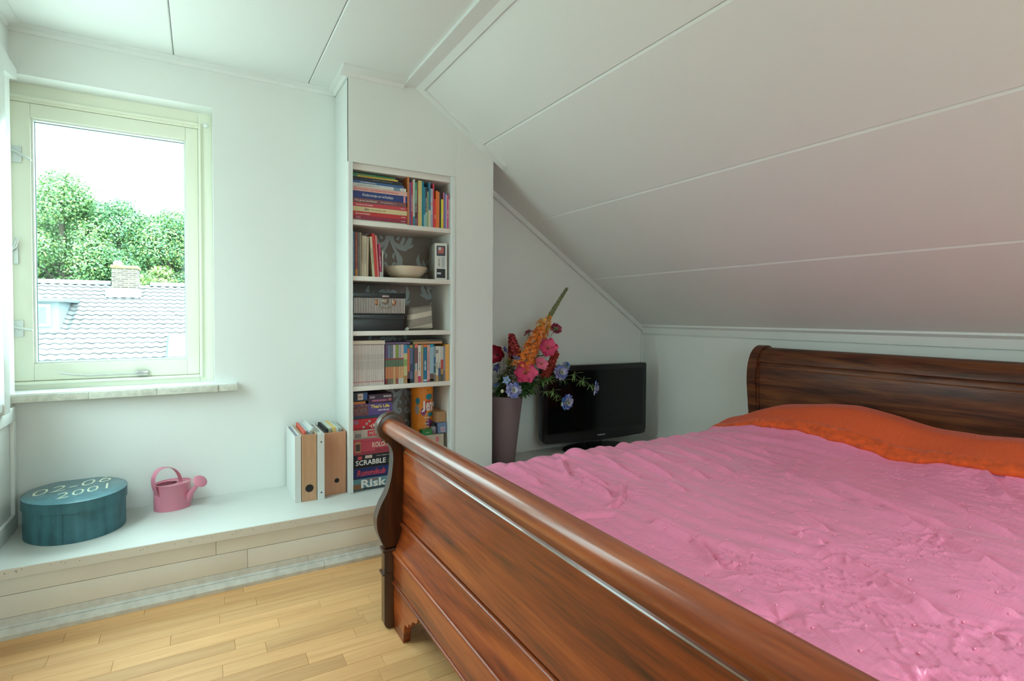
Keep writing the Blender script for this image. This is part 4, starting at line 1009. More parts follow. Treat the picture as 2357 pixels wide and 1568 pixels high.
# end posts of the footboard
scr = arc(.600, .738, .054, -75, 248, 30)
pl = smooth2([(.604, .619), (.5975, .56), (.583, .505), (.560, .462), (.545, .418), (.546, .375), (.559, .334), (.576, .298)], 6)
pout = scr+smooth2([(scr[-1]), (.5935, .672), (.6025, .650), (.604, .619)], 4)[1:-1]+pl+[(.66, .298), (.668, .50), (.66, .64)]
bpts = [(.572, .296), (.66, .296), (.66, .001), (.592, .001), (.580, .006), (.573, .020)]
def post(y0, y1, parent=bed):
    o = obj('end_post', prism(B(), pout, 1, y0, y1, bev=.008), MAHOG_POST_SHADED, parent, smooth=50)
    obj('post_foot', prism(B(), bpts, 1, y0+.002, y1-.002, bev=.003), MAHOG_POST_SHADED, o, smooth=40)
    obj('post_moulding', box(B(), .5665, .64, y0-.002, y1+.002, .284, .2965, bev=.004), MAHOG_POST_SHADED, o, smooth=40)
    obj('post_moulding', box(B(), .5645, .64, y0-.003, y1+.003, .200, .209, bev=.004), MAHOG_POST_SHADED, o, smooth=40)
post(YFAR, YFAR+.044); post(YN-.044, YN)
# headboard
hp_out = smooth2([(2.690, .10), (2.688, .55), (2.680, .66), (2.667, .78), (2.668, .853), (2.680, .905), (2.700, .945), (2.733, .975), (2.773, .988), (2.812, .978), (2.838, .950), (2.836, .915), (2.815, .892), (2.790, .885), (2.765, .86), (2.750, .80), (2.745, .70), (2.745, .55), (2.748, .10)], 6)
for y0, y1 in ((YFAR, YFAR+.052), (YN-.052, YN)):
    o = obj('end_post', prism(B(), hp_out, 1, y0, y1, bev=.012), MAHOG_SHADED, bed, smooth=55)
    obj('post_foot', box(B(), 2.68, 2.76, y0, y1, 0.001, .11, bev=.004), MAHOG_SHADED, o, smooth=40)
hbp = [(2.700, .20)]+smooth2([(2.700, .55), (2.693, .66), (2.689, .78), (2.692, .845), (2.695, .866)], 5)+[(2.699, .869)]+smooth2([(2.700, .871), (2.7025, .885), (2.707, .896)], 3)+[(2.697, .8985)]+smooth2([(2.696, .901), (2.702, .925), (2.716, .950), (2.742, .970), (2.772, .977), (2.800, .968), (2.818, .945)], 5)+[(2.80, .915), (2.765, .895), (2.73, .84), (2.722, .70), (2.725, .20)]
obj('headboard_panel', prism(B(), hbp, 1, YN, YFAR), MAHOG_SHADED, bed, smooth=28)
for y0, y1 in ((YFAR-.012, YFAR),):
    obj('panel_edging', prism(B(), [(2.690, .40), (2.686, .66), (2.681, .78), (2.685, .85), (2.692, .868), (2.72, .868), (2.72, .40)], 1, y0, y1), MAHOG_SHADED, bed, smooth=40)
for y0, y1 in ((YFAR+.004, YFAR+.030), (YN-.030, YN-.004)):
    obj('side_rail', box(B(), .662, 2.69, y0, y1, .18, .36, bev=.004), MAHOG_SHADED, bed, smooth=40)
obj('slat_base', box(B(), .69, 2.67, YN+.01, YFAR-.002, .20, .24), MAHOG_SHADED, bed)
matt = thing('mattress', 'pale mattress hidden under the pink bedspread', 'mattress', (1.7, 1.03, .24))
obj('mattress_body', box(B(), .695, 2.665, YN+.02, YFAR-.02, .2405, .47, bev=.03), mat('ticking', (.6, .58, .54), .8), matt, smooth=50)

# ------------------------------------------------------------------ bedspread
DX = .004
xs_ = np.arange(.684, 2.675, DX); R_E = .06
YA, YBq = .25, 1.86
vs_ = np.arange(YA-.22, YBq+.24, DX)
Xg, Vg = np.meshgrid(xs_, vs_, indexing='ij')
Yg = np.clip(Vg, YA, YBq)
yk = np.array([.2, .66, .72, .84, .976, 1.05, 1.129, 1.266, 1.4, 1.524, 1.637, 1.784, 1.93])
zf_ = np.array([.632, .630, .632, .635, .605, .600, .613, .632, .643, .641, .631, .590, .555])
yt = np.array([.2, .70, .84, .975, 1.13, 1.286, 1.40, 1.637, 1.733, 1.861, 1.95])
zt_ = np.array([.735, .722, .703, .706, .732, .750, .742, .702, .670, .610, .575])
def base_h(X, Y):
    f = np.interp(Y, yk, zf_)-.010; t = np.interp(Y, yt, zt_)-.010
    m0 = .556+.006*np.sin(X*3+Y*2)
    xk = [.684, .74, 1.9, 2.33, 2.46, 2.56, 2.67]
    Zk = [m0-.05, m0-.012, m0+.002, f, t*.96+f*.04, t, t-.05]
    out = np.zeros_like(X)
    for a in range(len(xk)-1):
        s = np.clip((X-xk[a])/(xk[a+1]-xk[a]), 0, 1)
        if a == 2: s = np.clip(s, 0, 1)**2.6
        elif a in (0, 4, 5): s = s*s*(3-2*s)
        sel = (X >= xk[a]) & (X <= xk[a+1]+1e-6)
        out = np.where(sel, Zk[a]*(1-s)+Zk[a+1]*s, out)
    return out
def blur(A, k, n=2):
    for _ in range(n):
        for ax in (0, 1):
            P = np.pad(A, [(k, k) if i == ax else (0, 0) for i in (0, 1)], mode='edge')
            c = np.cumsum(P, axis=ax); z = np.zeros_like(np.take(c, [0], axis=ax)); c = np.concatenate([z, c], axis=ax)
            L = A.shape[ax]; A = (np.take(c, range(2*k+1, 2*k+1+L), axis=ax)-np.take(c, range(0, L), axis=ax))/(2*k+1)
    return A
def grf(shape, sx, sy, seed, ang=0):
    """smooth random field with correlation lengths sx, sy in metres"""
    r = np.random.RandomState(seed).randn(*shape)
    kx = np.fft.fftfreq(shape[0], DX)[:, None]; ky = np.fft.rfftfreq(shape[1], DX)[None, :]
    c_, s_ = math.cos(ang), math.sin(ang)
    a, b_ = kx*c_+ky*s_, -kx*s_+ky*c_
    H = np.exp(-2*(PI*PI)*(a*a*sx*sx+b_*b_*sy*sy)); o = np.fft.irfft2(np.fft.rfft2(r)*H, s=shape)
    return o/o.std()
sh = Xg.shape
Hh = blur(base_h(Xg, Yg), 5, 2)
W = np.zeros(sh)
W += .0022*grf(sh, .06, .10, 1)
edge = np.clip((Yg-1.30)/.5, 0, 1)
W += (.0011+.0032*edge)*grf(sh, .013, .16, 2)
W += .0026*grf(sh, .018, .09, 5, .25)*np.clip(grf(sh, .12, .12, 6), 0, 2)
def seg_ridge(p, q, amp, wd, ya=.05):
    global W
    d = np.array([q[0]-p[0], q[1]-p[1]]); L = np.hypot(*d); d = d/L
    rx, ry = Xg-p[0], Vg-p[1]
    s = (rx*d[0]+ry*d[1])/L; t = rx*-d[1]+ry*d[0]
    t = t-.010*np.sin(s*5+p[0]*40)*L
    env = np.clip(s/.12, 0, 1)*np.clip((1-s)/.18, 0, 1); env = env*env*(3-2*env)
    w_ = np.where(t > 0, wd*.7, wd*1.5)
    W += 1.6*amp*env*(np.exp(-(t/w_)**2)-.35*np.exp(-((t-wd*2.0)/wd)**2))
def G(u, v, z=.565):
    p = at(u, v, Z=z); return (p.x, p.y)
for a, b_, amp, wd in [((1880, 1240), (2190, 1408), .011, .013), ((2195, 1343), (2357, 1402), .008, .013), ((1503, 1186), (1600, 1225), .010, .012), ((1590, 1218), (1660, 1290), .009, .010),
    ((1905, 1105), (2210, 1222), .008, .012), ((1960, 1140), (2357, 1330), .009, .014), ((2080, 1120), (2357, 1240), .008, .014), ((1790, 1085), (2050, 1190), .006, .012),
    ((1172, 1068), (1245, 1108), .011, .013), ((1283, 1050), (1312, 1092), .009, .008), ((1325, 1072), (1402, 1112), .008, .008), ((1345, 1092), (1410, 1138), .009, .007),
    ((1370, 1042), (1480, 1103), .007, .009), ((1430, 1040), (1560, 1100), .008, .010), ((1470, 1030), (1640, 1105), .009, .010), ((1520, 1018), (1700, 1095), .008, .010),
    ((1560, 1010), (1690, 1060), .007, .009), ((1600, 1003), (1800, 1075), .008, .010), ((1640, 1000), (1780, 1050), .006, .009), ((1533, 1104), (1580, 1128), .007, .007),
    ((1830, 1170), (1912, 1216), .007, .008), ((1310, 1182), (1425, 1168), -.005, .010), ((1290, 1172), (1400, 1160), .004, .010), ((1835, 1215), (1900, 1240), .008, .008),
    ((1850, 1055), (1790, 1110), .0025, .012), ((1900, 1070), (1845, 1125), .002, .012), ((2250, 1110), (2330, 1170), .008, .014), ((2030, 1160), (2100, 1205), .006, .008),
    ((1640, 1340), (1700, 1395), .005, .012), ((1215, 1120), (1285, 1160), .006, .010), ((1430, 1110), (1432, 1140), .006, .006), ((1430, 1142), (1400, 1158), .006, .006)]:
    seg_ridge(G(*a), G(*b_), amp, wd)
# squiggly sharp creases in clusters
C1 = grf(sh, .012, .026, 11, .5); C2 = grf(sh, .008, .020, 12, -.4); C3 = grf(sh, .022, .06, 13, .2)
creaseA = np.exp(-np.abs(C1/.13)**1.5); creaseB = np.exp(-np.abs(C2/.18)**1.5)
mask = np.zeros(sh)
for u, v, r_, s_ in [(1350, 1105, .07, 1), (1440, 1132, .08, 1), (1690, 1272, .09, 1.3), (1700, 1098, .09, 1.2), (1640, 1062, .07, .9), (1960, 1297, .10, 1.3), (1905, 1330, .09, 1.2), (2090, 1105, .10, 1.1), (2090, 1262, .09, 1), (2150, 1240, .08, 1.1),
        (2260, 1130, .09, 1), (2330, 1180, .10, 1), (1840, 1405, .07, 1), (2280, 1450, .09, 1), (2130, 1475, .11, .9), (1560, 1062, .06, .9), (2050, 1400, .08, .6), (2320, 1330, .08, .8), (1500, 1240, .06, .6), (1760, 1300, .08, .7), (2200, 1500, .1, .9), (1230, 1120, .05, .6)]:
    gx_, gy_ = G(u, v); mask += s_*np.exp(-((Xg-gx_)**2+(Yg-gy_)**2)/r_**2)
mask = np.clip(mask, 0, 1.2)
W += mask*(.0060*creaseA+.0042*creaseB-.0035)
W += .0012*np.exp(-(C3/.05)**2)*np.clip(grf(sh, .1, .1, 14), 0, 1)
W += .0005*grf(sh, .010, .014, 15)
# tufts on a grid
tuft = []
rr = random.Random(9)
for i in range(22):
    for k in range(19):
        tx = .76+i*.092+rr.uniform(-.006, .006); ty = .28+k*.088+(.044 if i % 2 else 0)+rr.uniform(-.006, .006)
        if ty < 1.86 and tx < 2.66: tuft.append((tx, ty))
def dimple(px, py, dep, rad, k=0, ph=0, pull=0):
    global W
    i0, i1 = np.searchsorted(xs_, (px-rad*5, px+rad*5)); j0, j1 = np.searchsorted(vs_, (py-rad*5, py+rad*5))
    x, y = Xg[i0:i1, j0:j1]-px, Vg[i0:i1, j0:j1]-py; r = np.hypot(x, y)+1e-6; th = np.arctan2(y, x)
    f = -dep*np.exp(-r/rad)
    if k: f = f+pull*np.cos(k*th+ph+2*np.sin(th+ph))*np.exp(-((r-rad*1.2)/(rad*1.4))**2)
    W[i0:i1, j0:j1] += f
for tx, ty in tuft: dimple(tx, ty, .0032, .008, 3, tx*50, .0009)
for u, v, dp, rd in ((1800, 1392, .014, .026), (1842, 1210, .010, .016), (2160, 1232, .009, .018), (2285, 1424, .010, .020), (2120, 1540, .010, .022), (1705, 1275, .006, .016)):
    p_ = G(u, v); dimple(p_[0], p_[1], dp, rd, 5, u*.1, dp*.35); tuft.append(p_)
fade = (np.clip((xs_-.684)/.05, 0, 1)*np.clip((2.40-xs_)/.05, 0, 1))[:, None]
Hbase = Hh.copy()
Hq = Hh+W*fade-.004*np.clip((xs_-2.345)/.02, 0, 1)[:, None]
def quilt_pts(H, lift=0):
    a1_ = np.clip((Vg-YBq)/R_E, 0, PI/2); a0_ = np.clip((YA-Vg)/R_E, 0, PI/2)
    d1 = np.clip(Vg-YBq-R_E*PI/2, 0, None); d0 = np.clip(YA-Vg-R_E*PI/2, 0, None)
    Wn = H-Hh
    Y = Yg+(R_E+lift+Wn)*np.sin(a1_)-(R_E+lift+Wn)*np.sin(a0_)
    Z = np.where(a1_ > 0, Hh-R_E+(R_E+lift+Wn)*np.cos(a1_)-d1, np.where(a0_ > 0, Hh-R_E+(R_E+lift+Wn)*np.cos(a0_)-d0, H+lift))
    return Y, Z
def grid_mesh(name, X, Y, Z, m, parent, thick=0):
    nx_, ny_ = X.shape
    co = np.stack([X, Y, Z], -1).reshape(-1, 3)-np.array(origin(parent))
    idx = np.arange(nx_*ny_).reshape(nx_, ny_)
    q = np.stack([idx[:-1, :-1], idx[1:, :-1], idx[1:, 1:], idx[:-1, 1:]], -1).reshape(-1, 4)
    me = bpy.data.meshes.new(name); me.vertices.add(len(co)); me.vertices.foreach_set('co', co.ravel().astype(np.float32))
    me.loops.add(q.size); me.loops.foreach_set('vertex_index', q.ravel().astype(np.int32))
    me.polygons.add(len(q)); me.polygons.foreach_set('loop_start', (np.arange(len(q))*4).astype(np.int32))
    me.update(calc_edges=True); me.validate(); me.shade_smooth(); me.materials.append(m)
    o = bpy.data.objects.new(name, me); COL.objects.link(o); o.parent = parent; ORG[o.name] = origin(parent)
    return o
def silk(name, c, c2, rough, sheen, wsc=600):
    m, n, l, p = newmat(name)
    tc = n.new('ShaderNodeTexCoord'); mp = n.new('ShaderNodeMapping'); mp.inputs['Scale'].default_value = (1, 12, 1); l.new(tc.outputs['Object'], mp.inputs['Vector'])
    t = n.new('ShaderNodeTexNoise'); t.inputs['Scale'].default_value = 30; t.inputs['Detail'].default_value = 4; l.new(mp.outputs[0], t.inputs['Vector'])
    r = n.new('ShaderNodeValToRGB'); r.color_ramp.elements[0].position = .3; r.color_ramp.elements[1].position = .7
    r.color_ramp.elements[0].color = (*c2, 1); r.color_ramp.elements[1].color = (*c, 1); l.new(t.outputs[0], r.inputs[0])
    lw = n.new('ShaderNodeLayerWeight'); lw.inputs['Blend'].default_value = .35
    l.new(r.outputs[0], p.inputs['Base Color'])
    p.inputs['Roughness'].default_value = rough; p.inputs['Sheen Weight'].default_value = sheen; p.inputs['Sheen Tint'].default_value = (1, .75, .85, 1); p.inputs['Sheen Roughness'].default_value = .35
    w = n.new('ShaderNodeTexNoise'); w.inputs['Scale'].default_value = wsc; l.new(tc.outputs['Object'], w.inputs['Vector'])
    b_ = n.new('ShaderNodeBump'); b_.inputs['Strength'].default_value = .10; b_.inputs['Distance'].default_value = .0005
    l.new(w.outputs[0], b_.inputs['Height']); l.new(b_.outputs[0], p.inputs['Normal'])
    return m
PINK = silk('pink_silk', (.86, .26, .43), (.80, .22, .39), .26, .25)
sp_ = thing('bedspread', 'pink silk bedspread with tufted knots and creases over the bed', 'bedspread', (1.7, 1.03, .48))
Yq, Zq = quilt_pts(Hq)
grid_mesh('spread_cloth', Xg, Yq, Zq, PINK, sp_)
kn = B()
def hz(H, x, y):
    i = min(max(int((x-xs_[0])/DX), 0), sh[0]-1); j = min(max(int((y-vs_[0])/DX), 0), sh[1]-1); return H[i, j]
for tx, ty in tuft:
    if tx > 2.30: continue
    z_ = hz(Hq, tx, ty)
    bmesh.ops.create_icosphere(kn, subdivisions=1, radius=.0030, matrix=Matrix.Translation((tx, ty, z_+.0015)) @ Matrix.Diagonal((1.3, .8, .8, 1)))
obj('tuft_knot', kn, mat('pink_thread', (.88, .30, .46), .45), sp_, smooth=60, kind='stuff')
# orange cover turned over the pillows
ORNG = silk('orange_cotton', (.68, .095, .022), (.60, .075, .016), .75, .15)
VELV = mat('orange_velvet', (.66, .075, .004), .7, sheen=.12, var=.25, vscale=40)
i0 = int(np.searchsorted(xs_, 2.345))
WO = .0016*grf(sh, .05, .06, 31)+.0022*np.exp(-(grf(sh, .05, .03, 32)/.08)**2)*np.clip(grf(sh, .10, .10, 33), 0, 1.5)+.0012*np.exp(-(grf(sh, .02, .02, 34)/.15)**2)*np.clip(grf(sh, .08, .08, 35), 0, 1.5)
for tx, ty in tuft:
    if tx > 2.38:
        r2 = (Xg-tx)**2+(Vg-ty)**2; WO -= .002*np.exp(-r2/.006**2)
oc = thing('quilt_cover', 'orange quilt turned over the pillows with a velvet border', 'quilt', (2.5, 1.03, .58))
Yo, Zo = quilt_pts(Hh+WO, lift=.012)
grid_mesh('cover_cloth', Xg[i0:], Yo[i0:], Zo[i0:], ORNG, oc)
ob = B()
for tx, ty in tuft:
    if 2.42 < tx < 2.64: bmesh.ops.create_icosphere(ob, subdivisions=1, radius=.0018, matrix=Matrix.Translation((tx, ty, hz(Hh+WO, tx, ty)+.0118)))
obj('tuft_knot', ob, mat('dark_orange_thread', (.25, .02, .005), .7), oc, kind='stuff')
# velvet border: a soft rounded band along the fold
NB = 9; jj = np.arange(len(vs_))
prof = [(-.001, -.004), (-.005, .003), (-.004, .010), (.003, .0155), (.012, .017), (.024, .0165), (.036, .0145), (.044, .0115), (.046, .004)]
wig = .004*np.sin(vs_*23)+.003*np.sin(vs_*57+1)
XB, YB_, ZB = [], [], []
Vn = vs_
for dx, dz in prof:
    xq = 2.332+dx+wig*(1 if dx < .02 else .3)
    ii = np.clip(((xq-xs_[0])/DX), 0, sh[0]-2); i_ = ii.astype(int); f_ = ii-i_
    Hc = Hh[i_, jj]*(1-f_)+Hh[i_+1, jj]*f_
    Wc = .0007*np.sin(vs_*60+3*np.sin(vs_*21))
    a1_ = np.clip((Vn-YBq)/R_E, 0, PI/2); a0_ = np.clip((YA-Vn)/R_E, 0, PI/2); d1 = np.clip(Vn-YBq-R_E*PI/2, 0, None); d0 = np.clip(YA-Vn-R_E*PI/2, 0, None)
    rr_ = R_E+dz+Wc
    XB.append(xq); YB_.append(np.clip(Vn, YA, YBq)+rr_*np.sin(a1_)-rr_*np.sin(a0_))
    ZB.append(np.where(a1_ > 0, Hc-R_E+rr_*np.cos(a1_)-d1, np.where(a0_ > 0, Hc-R_E+rr_*np.cos(a0_)-d0, Hc+dz+Wc)))
grid_mesh('velvet_border', np.array(XB), np.array(YB_), np.array(ZB), VELV, oc)

# ================================================================== television
tv = thing('television', 'black flat screen television on an oval stand in the recess', 'television', (2.30, 2.85, ZL))
TT = Matrix.Translation((2.315, 2.845, 0)) @ Matrix.Rotation(math.radians(-3.5), 4, 'Z')
tw, tz0, tz1 = .425, .318, .822
lo = [(-tw, .36), (-tw+.008, .334), (-tw+.03, .322), (-.2, .3135), (0, .310), (.2, .3135), (tw-.03, .322), (tw-.008, .334), (tw, .36)]
pts = lo+[(tw, tz1-.012), (tw-.003, tz1-.003), (tw-.012, tz1), (-tw+.012, tz1), (-tw+.003, tz1-.003), (-tw, tz1-.012)]
g = prism(B(), pts, 1, -.028, .028, bev=.006); bmesh.ops.transform(g, matrix=TT, verts=g.verts)
casing = obj('casing', g, BLACK, tv, smooth=40)
g = prism(B(), [(-tw+.10, .40), (tw-.10, .40), (tw-.10, .74), (-tw+.10, .74)], 1, .028, .075, bev=.01); bmesh.ops.transform(g, matrix=TT, verts=g.verts); obj('back_housing', g, BLACK, tv)
obj('screen', box(B(), -tw+.038, tw-.038, -.0295, -.028, .385, tz1-.036, T=TT), SCREEN, tv)
for x0_, x1_, z0_, z1_ in ((-tw+.034, tw-.034, tz1-.036, tz1-.033), (-tw+.034, tw-.034, .382, .385), (-tw+.034, -tw+.038, .385, tz1-.036), (tw-.038, tw-.034, .385, tz1-.036)):
    obj('screen_bezel', box(B(), x0_, x1_, -.0300, -.028, z0_, z1_, T=TT), mat('bezel', (.012, .012, .013), .18), tv)
g = tube(B(), [TT @ Vector((x, -.026, z-.0015)) for x, z in lo[1:-1]], .0022, 6); obj('trim_strip', g, mat('grey_strip', (.20, .18, .17), .25, metal=.6), tv, smooth=60)
tp_ = TT @ Vector((0.035, -.0305, .345)); text('SAMSUNG', tp_.x, tp_.y, tp_.z, .062, .0095, lbl((.42, .42, .44), .4), casing, rotz=math.radians(-3.5), off=.02)
obj('neck', box(B(), -.055, .055, -.012, .022, .268, .315, bev=.006, T=TT), BLACK, tv, smooth=40)
obj('stand', lathe(B(), [(0, 0), (.97, 0), (1, .006), (.98, .013), (.6, .017), (0, .019)], (0, 0, 0), 56, T=TT @ Matrix.Translation((0, 0, ZL+.0005)) @ Matrix.Diagonal((.245, .128, 1, 1))), BLACK, tv, smooth=50)

# ================================================================== vase and flowers
VX, VY = 1.600, 2.835
vase = thing('vase', 'tall tapering matt mauve vase full of artificial flowers', 'vase', (VX, VY, ZL+.0005))
obj('vase_body', lathe(B(), [(0, 0), (.066, 0), (.070, .004), (.082, .12), (.098, .26), (.109, .36), (.1155, .405), (.1150, .414), (.1115, .4155), (.106, .410), (.100, .37), (.075, .12), (.06, .012), (0, .010)], (VX, VY, ZL+.0005), 64), mat('mauve_matt', (.20, .135, .145), .5), vase, smooth=50)
GST = mat('stem_green', (.10, .14, .04), .6); GLF = mat('leaf_green', (.05, .12, .03), .55, var=.35, vscale=30); GLL = mat('leaf_light', (.12, .22, .06), .55, var=.2, vscale=30)
MOUTH = Vector((VX, VY, ZL+.415))
GF = 'artificial flowers in the mauve vase'
def basis(c, nrm):
    return Matrix.Translation(c) @ Vector(nrm).normalized().to_track_quat('Z', 'Y').to_matrix().to_4x4()
def petal(bm, T, L, Wd, cup=.3, curl=0, wav=.0, n=5, k=5, mi=0, ph=0, tip=.6):
    rows = []
    for i in range(n+1):
        t = i/n
        w = Wd*(math.sin(PI*min(t**tip*.92+.06, 1))**.8 if t < 1 else .18)
        if tip < .58: w = Wd*min(1, .25+t/.5)**.8*(math.sqrt(max(0, 1-((t-.5)/.56)**2)) if t > .5 else 1)
        row = []
        for j in range(k+1):
            s = j/k*2-1
            row.append(bm.verts.new(T @ Vector((L*(t-(.16 if tip < .58 else .06)*s*s*t), w*s/2, cup*L*t*t-curl*L*t**4+cup*.35*w*s*s+wav*L*math.sin(s*7+ph+t*3)*t))))
        rows.append(row)
    for a, b_ in zip(rows, rows[1:]):
        for j in range(k): bm.faces.new((a[j], a[j+1], b_[j+1], b_[j])).material_index = mi
def leaf(bm, p, d, L, Wd, droop=.3, mi=0):
    T = Matrix.Translation(p) @ Vector(d).normalized().to_track_quat('X', 'Z').to_matrix().to_4x4()
    petal(bm, T, L, Wd, cup=-droop, n=5, k=2, mi=mi, tip=.8)
def stem(o, c, nrm, bend=None, r=.0018):
    c = Vector(c); a = MOUTH+Vector((max(-.08, min(.08, (c.x-MOUTH.x)*.35)), max(-.07, (c.y-MOUTH.y)*.3), -.01)); a0_ = Vector((VX+(c.x-VX)*.05, VY, ZL+.08))
    mid = a.lerp(c, .55)+Vector((0, 0, .03)) if bend is None else Vector(bend)
    pts = []
    for k in range(13):
        t = k/12; pts.append((1-t)**2*a+2*(1-t)*t*mid+t*t*c)
    pts = [a0_, a.lerp(a0_, .5)]+pts
    obj('stem', tube(B(), pts, r, 6), GST, o, smooth=60); return pts
def anemone(c, nrm, R, col, dark, label, name='anemone', np_=6, cup=.25, stam=True, seed=0, wav=.05):
    o = thing(name, label, 'flower', c, GF); rd = random.Random(seed)
    T = basis(c, nrm)
    for k in range(np_):
        g = B(); petal(g, T @ Matrix.Rotation(2*PI*k/np_+rd.uniform(-.15, .15), 4, 'Z') @ Matrix.Translation((R*.06, 0, .002*(k % 2))), R*rd.uniform(.9, 1.05), R*1.12, cup=cup*rd.uniform(.5, 1.5), wav=wav*2.0, n=6, k=6, ph=rd.random()*6, tip=.55)
        obj('petal', g, col, o, smooth=60)
    g = B(); lathe(g, [(0, R*.10), (R*.14, R*.07), (R*.2, .0)], (0, 0, 0), 12, T=T); obj('eye', g, dark, o, smooth=60)
    if stam:
        g = B()
        for k in range(22):
            a = rd.random()*2*PI; r0 = R*rd.uniform(.02, .22); h_ = R*rd.uniform(.2, .36)
            p0, p1 = T @ Vector((r0*.4*math.cos(a), r0*.4*math.sin(a), R*.05)), T @ Vector((r0*math.cos(a), r0*math.sin(a), h_))
            tube(g, [p0, p1], .0007, 4); bmesh.ops.create_icosphere(g, subdivisions=1, radius=.0017, matrix=Matrix.Translation(p1))
        obj('stamens', g, mat('stamen_orange', (.60, .22, .06), .6), o, kind='stuff')
    stem(o, T @ Vector((0, 0, -.004)), nrm); return o
CRM = mat('anemone_pink', (.52, .035, .11), .55, var=.25, vscale=25); CRD = mat('anemone_red', (.36, .018, .045), .55, var=.3, vscale=25); PKL = mat('anemone_rose', (.64, .12, .21), .55, var=.2, vscale=25)
EYE = mat('flower_eye', (.05, .012, .01), .7)
anemone(at(1209, 859, Y=2.66), (-.35, -.8, .42), .070, CRM, EYE, 'largest open pink bloom, lowest of the anemones', seed=1, wav=.05)
anemone(at(1261, 802, Y=2.68), (-.30, -.85, .38), .060, CRM, EYE, 'open pink bloom high on the right of the orange spike', seed=2)
anemone(at(1245, 838, Y=2.665), (-.15, -.85, .45), .044, PKL, EYE, 'small rose-pink bloom between the two larger pink ones', seed=3, np_=5)
anemone(at(1146, 817, Y=2.79), (-.75, -.62, .15), .058, CRD, EYE, 'crimson cupped bloom at the left beside the bookcase edge', seed=4, np_=7, cup=.75, stam=False)
def scabious(c, nrm, R, label, mats_, seed=0, leafy=True, bend=None):
    o = thing('scabious', label, 'flower', c, GF); rd = random.Random(seed); T = basis(c, nrm)
    for ring, (rr0, L, n_, z_, cp) in enumerate(((.40, .60, 13, 0, .1), (.28, .44, 13, .006, .45), (.14, .30, 10, .011, .8))):
        g = B()
        for k in range(n_):
            petal(g, T @ Matrix.Rotation(2*PI*k/n_+rd.uniform(-.2, .2), 4, 'Z') @ Matrix.Translation((R*rr0, 0, z_)), R*L*rd.uniform(.85, 1.15), R*.58, cup=cp, wav=.20, n=3, k=5, ph=rd.random()*6, mi=rd.choice((0, 0, 1, 2)) if ring < 2 else 2, tip=.5)
        obj('petal_ring', g, mats_, o, smooth=60)
    g = B(); lathe(g, [(0, R*.30), (R*.18, R*.26), (R*.34, R*.10), (R*.36, 0), (0, -R*.1)], (0, 0, 0), 14, T=T)
    for k in range(26):
        a = k*2.4; q = math.sqrt(k/26)*R*.36; bmesh.ops.create_icosphere(g, subdivisions=1, radius=R*.055, matrix=T @ Matrix.Translation((q*math.cos(a), q*math.sin(a), R*(.34-.25*(q/(R*.36))**2))))
    obj('flower_centre', g, mat('greenish_centre', (.28, .34, .17), .7, var=.5, vscale=200), o, smooth=60)
    pts = stem(o, T @ Vector((0, 0, -.003)), nrm, bend=bend)
    g = B()
    for k in range(6):
        a = k*1.1; d = (T.to_3x3() @ Vector((math.cos(a), math.sin(a), -.5))); leaf(g, T @ Vector((0, 0, -.004)), d, R*.8, R*.16, .1)
    if leafy:
        for i in (6, 9, 11):
            p = pts[min(i+2, len(pts)-1)]
            for k in range(5):
                a = k*1.25+i; leaf(g, p, (math.cos(a)*.9, math.sin(a)*.5-.2, -.45+.5*(k % 2)), rd.uniform(.03, .05), .008, .3)
    obj('leaves', g, GLL, o, smooth=60)
    return o
LIL = [mat('lilac', (.30, .29, .58), .6, var=.3, vscale=60), mat('blue_lilac', (.12, .22, .55), .6, var=.3, vscale=60), mat('pale_lilac', (.48, .46, .62), .6, var=.2, vscale=60)]
BLU = [mat('cornflower_blue', (.08, .17, .50), .6, var=.3, vscale=60), LIL[0], LIL[2]]
PAL = [mat('pale_aqua', (.30, .44, .50), .6, var=.3, vscale=60), LIL[2], BLU[0]]
scabious(at(1182, 899, Y=2.68), (-.3, -.9, .25), .050, 'lilac-blue scabious hanging over the front rim of the vase', LIL, 11, leafy=False)
scabious(at(1291, 858, Y=2.69), (-.1, -.92, .3), .050, 'lilac-blue scabious in front of the top left corner of the television', LIL, 12)
scabious(at(1303, 842, Y=2.73), (.3, -.85, .5), .030, 'small aqua scabious just behind the one over the television corner', PAL, 13, leafy=False)
scabious(at(1305, 926, Y=2.64), (.1, -.85, -.1), .050, 'blue scabious hanging lowest in front of the television screen', BLU, 14, bend=at(1262, 885, Y=2.68))
scabious(at(1369, 893, Y=2.64), (.65, -.55, -.1), .044, 'scabious reaching furthest right in front of the television screen', LIL, 15, bend=at(1310, 845, Y=2.66))
RDK = [mat('raspberry', (.30, .03, .08), .6, var=.3, vscale=60), mat('raspberry_light', (.42, .06, .13), .6), mat('raspberry_pale', (.5, .12, .18), .6)]
scabious(at(1279, 757, Y=2.82), (.55, .35, .45), .042, 'raspberry scabious facing away at the upper right of the bunch', RDK, 16, leafy=False)
scabious(at(1217, 767, Y=2.86), (-.4, .2, .8), .032, 'small raspberry bloom half hidden behind the orange spike', RDK, 17, leafy=False)
def bell(c, nrm, R, label, mm, seed):
    o = thing('bellflower', label, 'flower', c, GF); T = basis(c, nrm)
    g = B()
    for k in range(5): petal(g, T @ Matrix.Rotation(2*PI*k/5, 4, 'Z') @ Matrix.Translation((R*.15, 0, 0)), R, R*.9, cup=.9, curl=.3, wav=.08, n=4, k=4, ph=k*1.3)
    obj('corolla', g, mm, o, smooth=60); stem(o, c, nrm, r=.0013)
BL2 = mat('bell_blue', (.13, .20, .42), .6, var=.3, vscale=60); BL3 = mat('bell_violet', (.08, .08, .28), .6); BL1 = mat('bell_pale', (.28, .38, .58), .6)
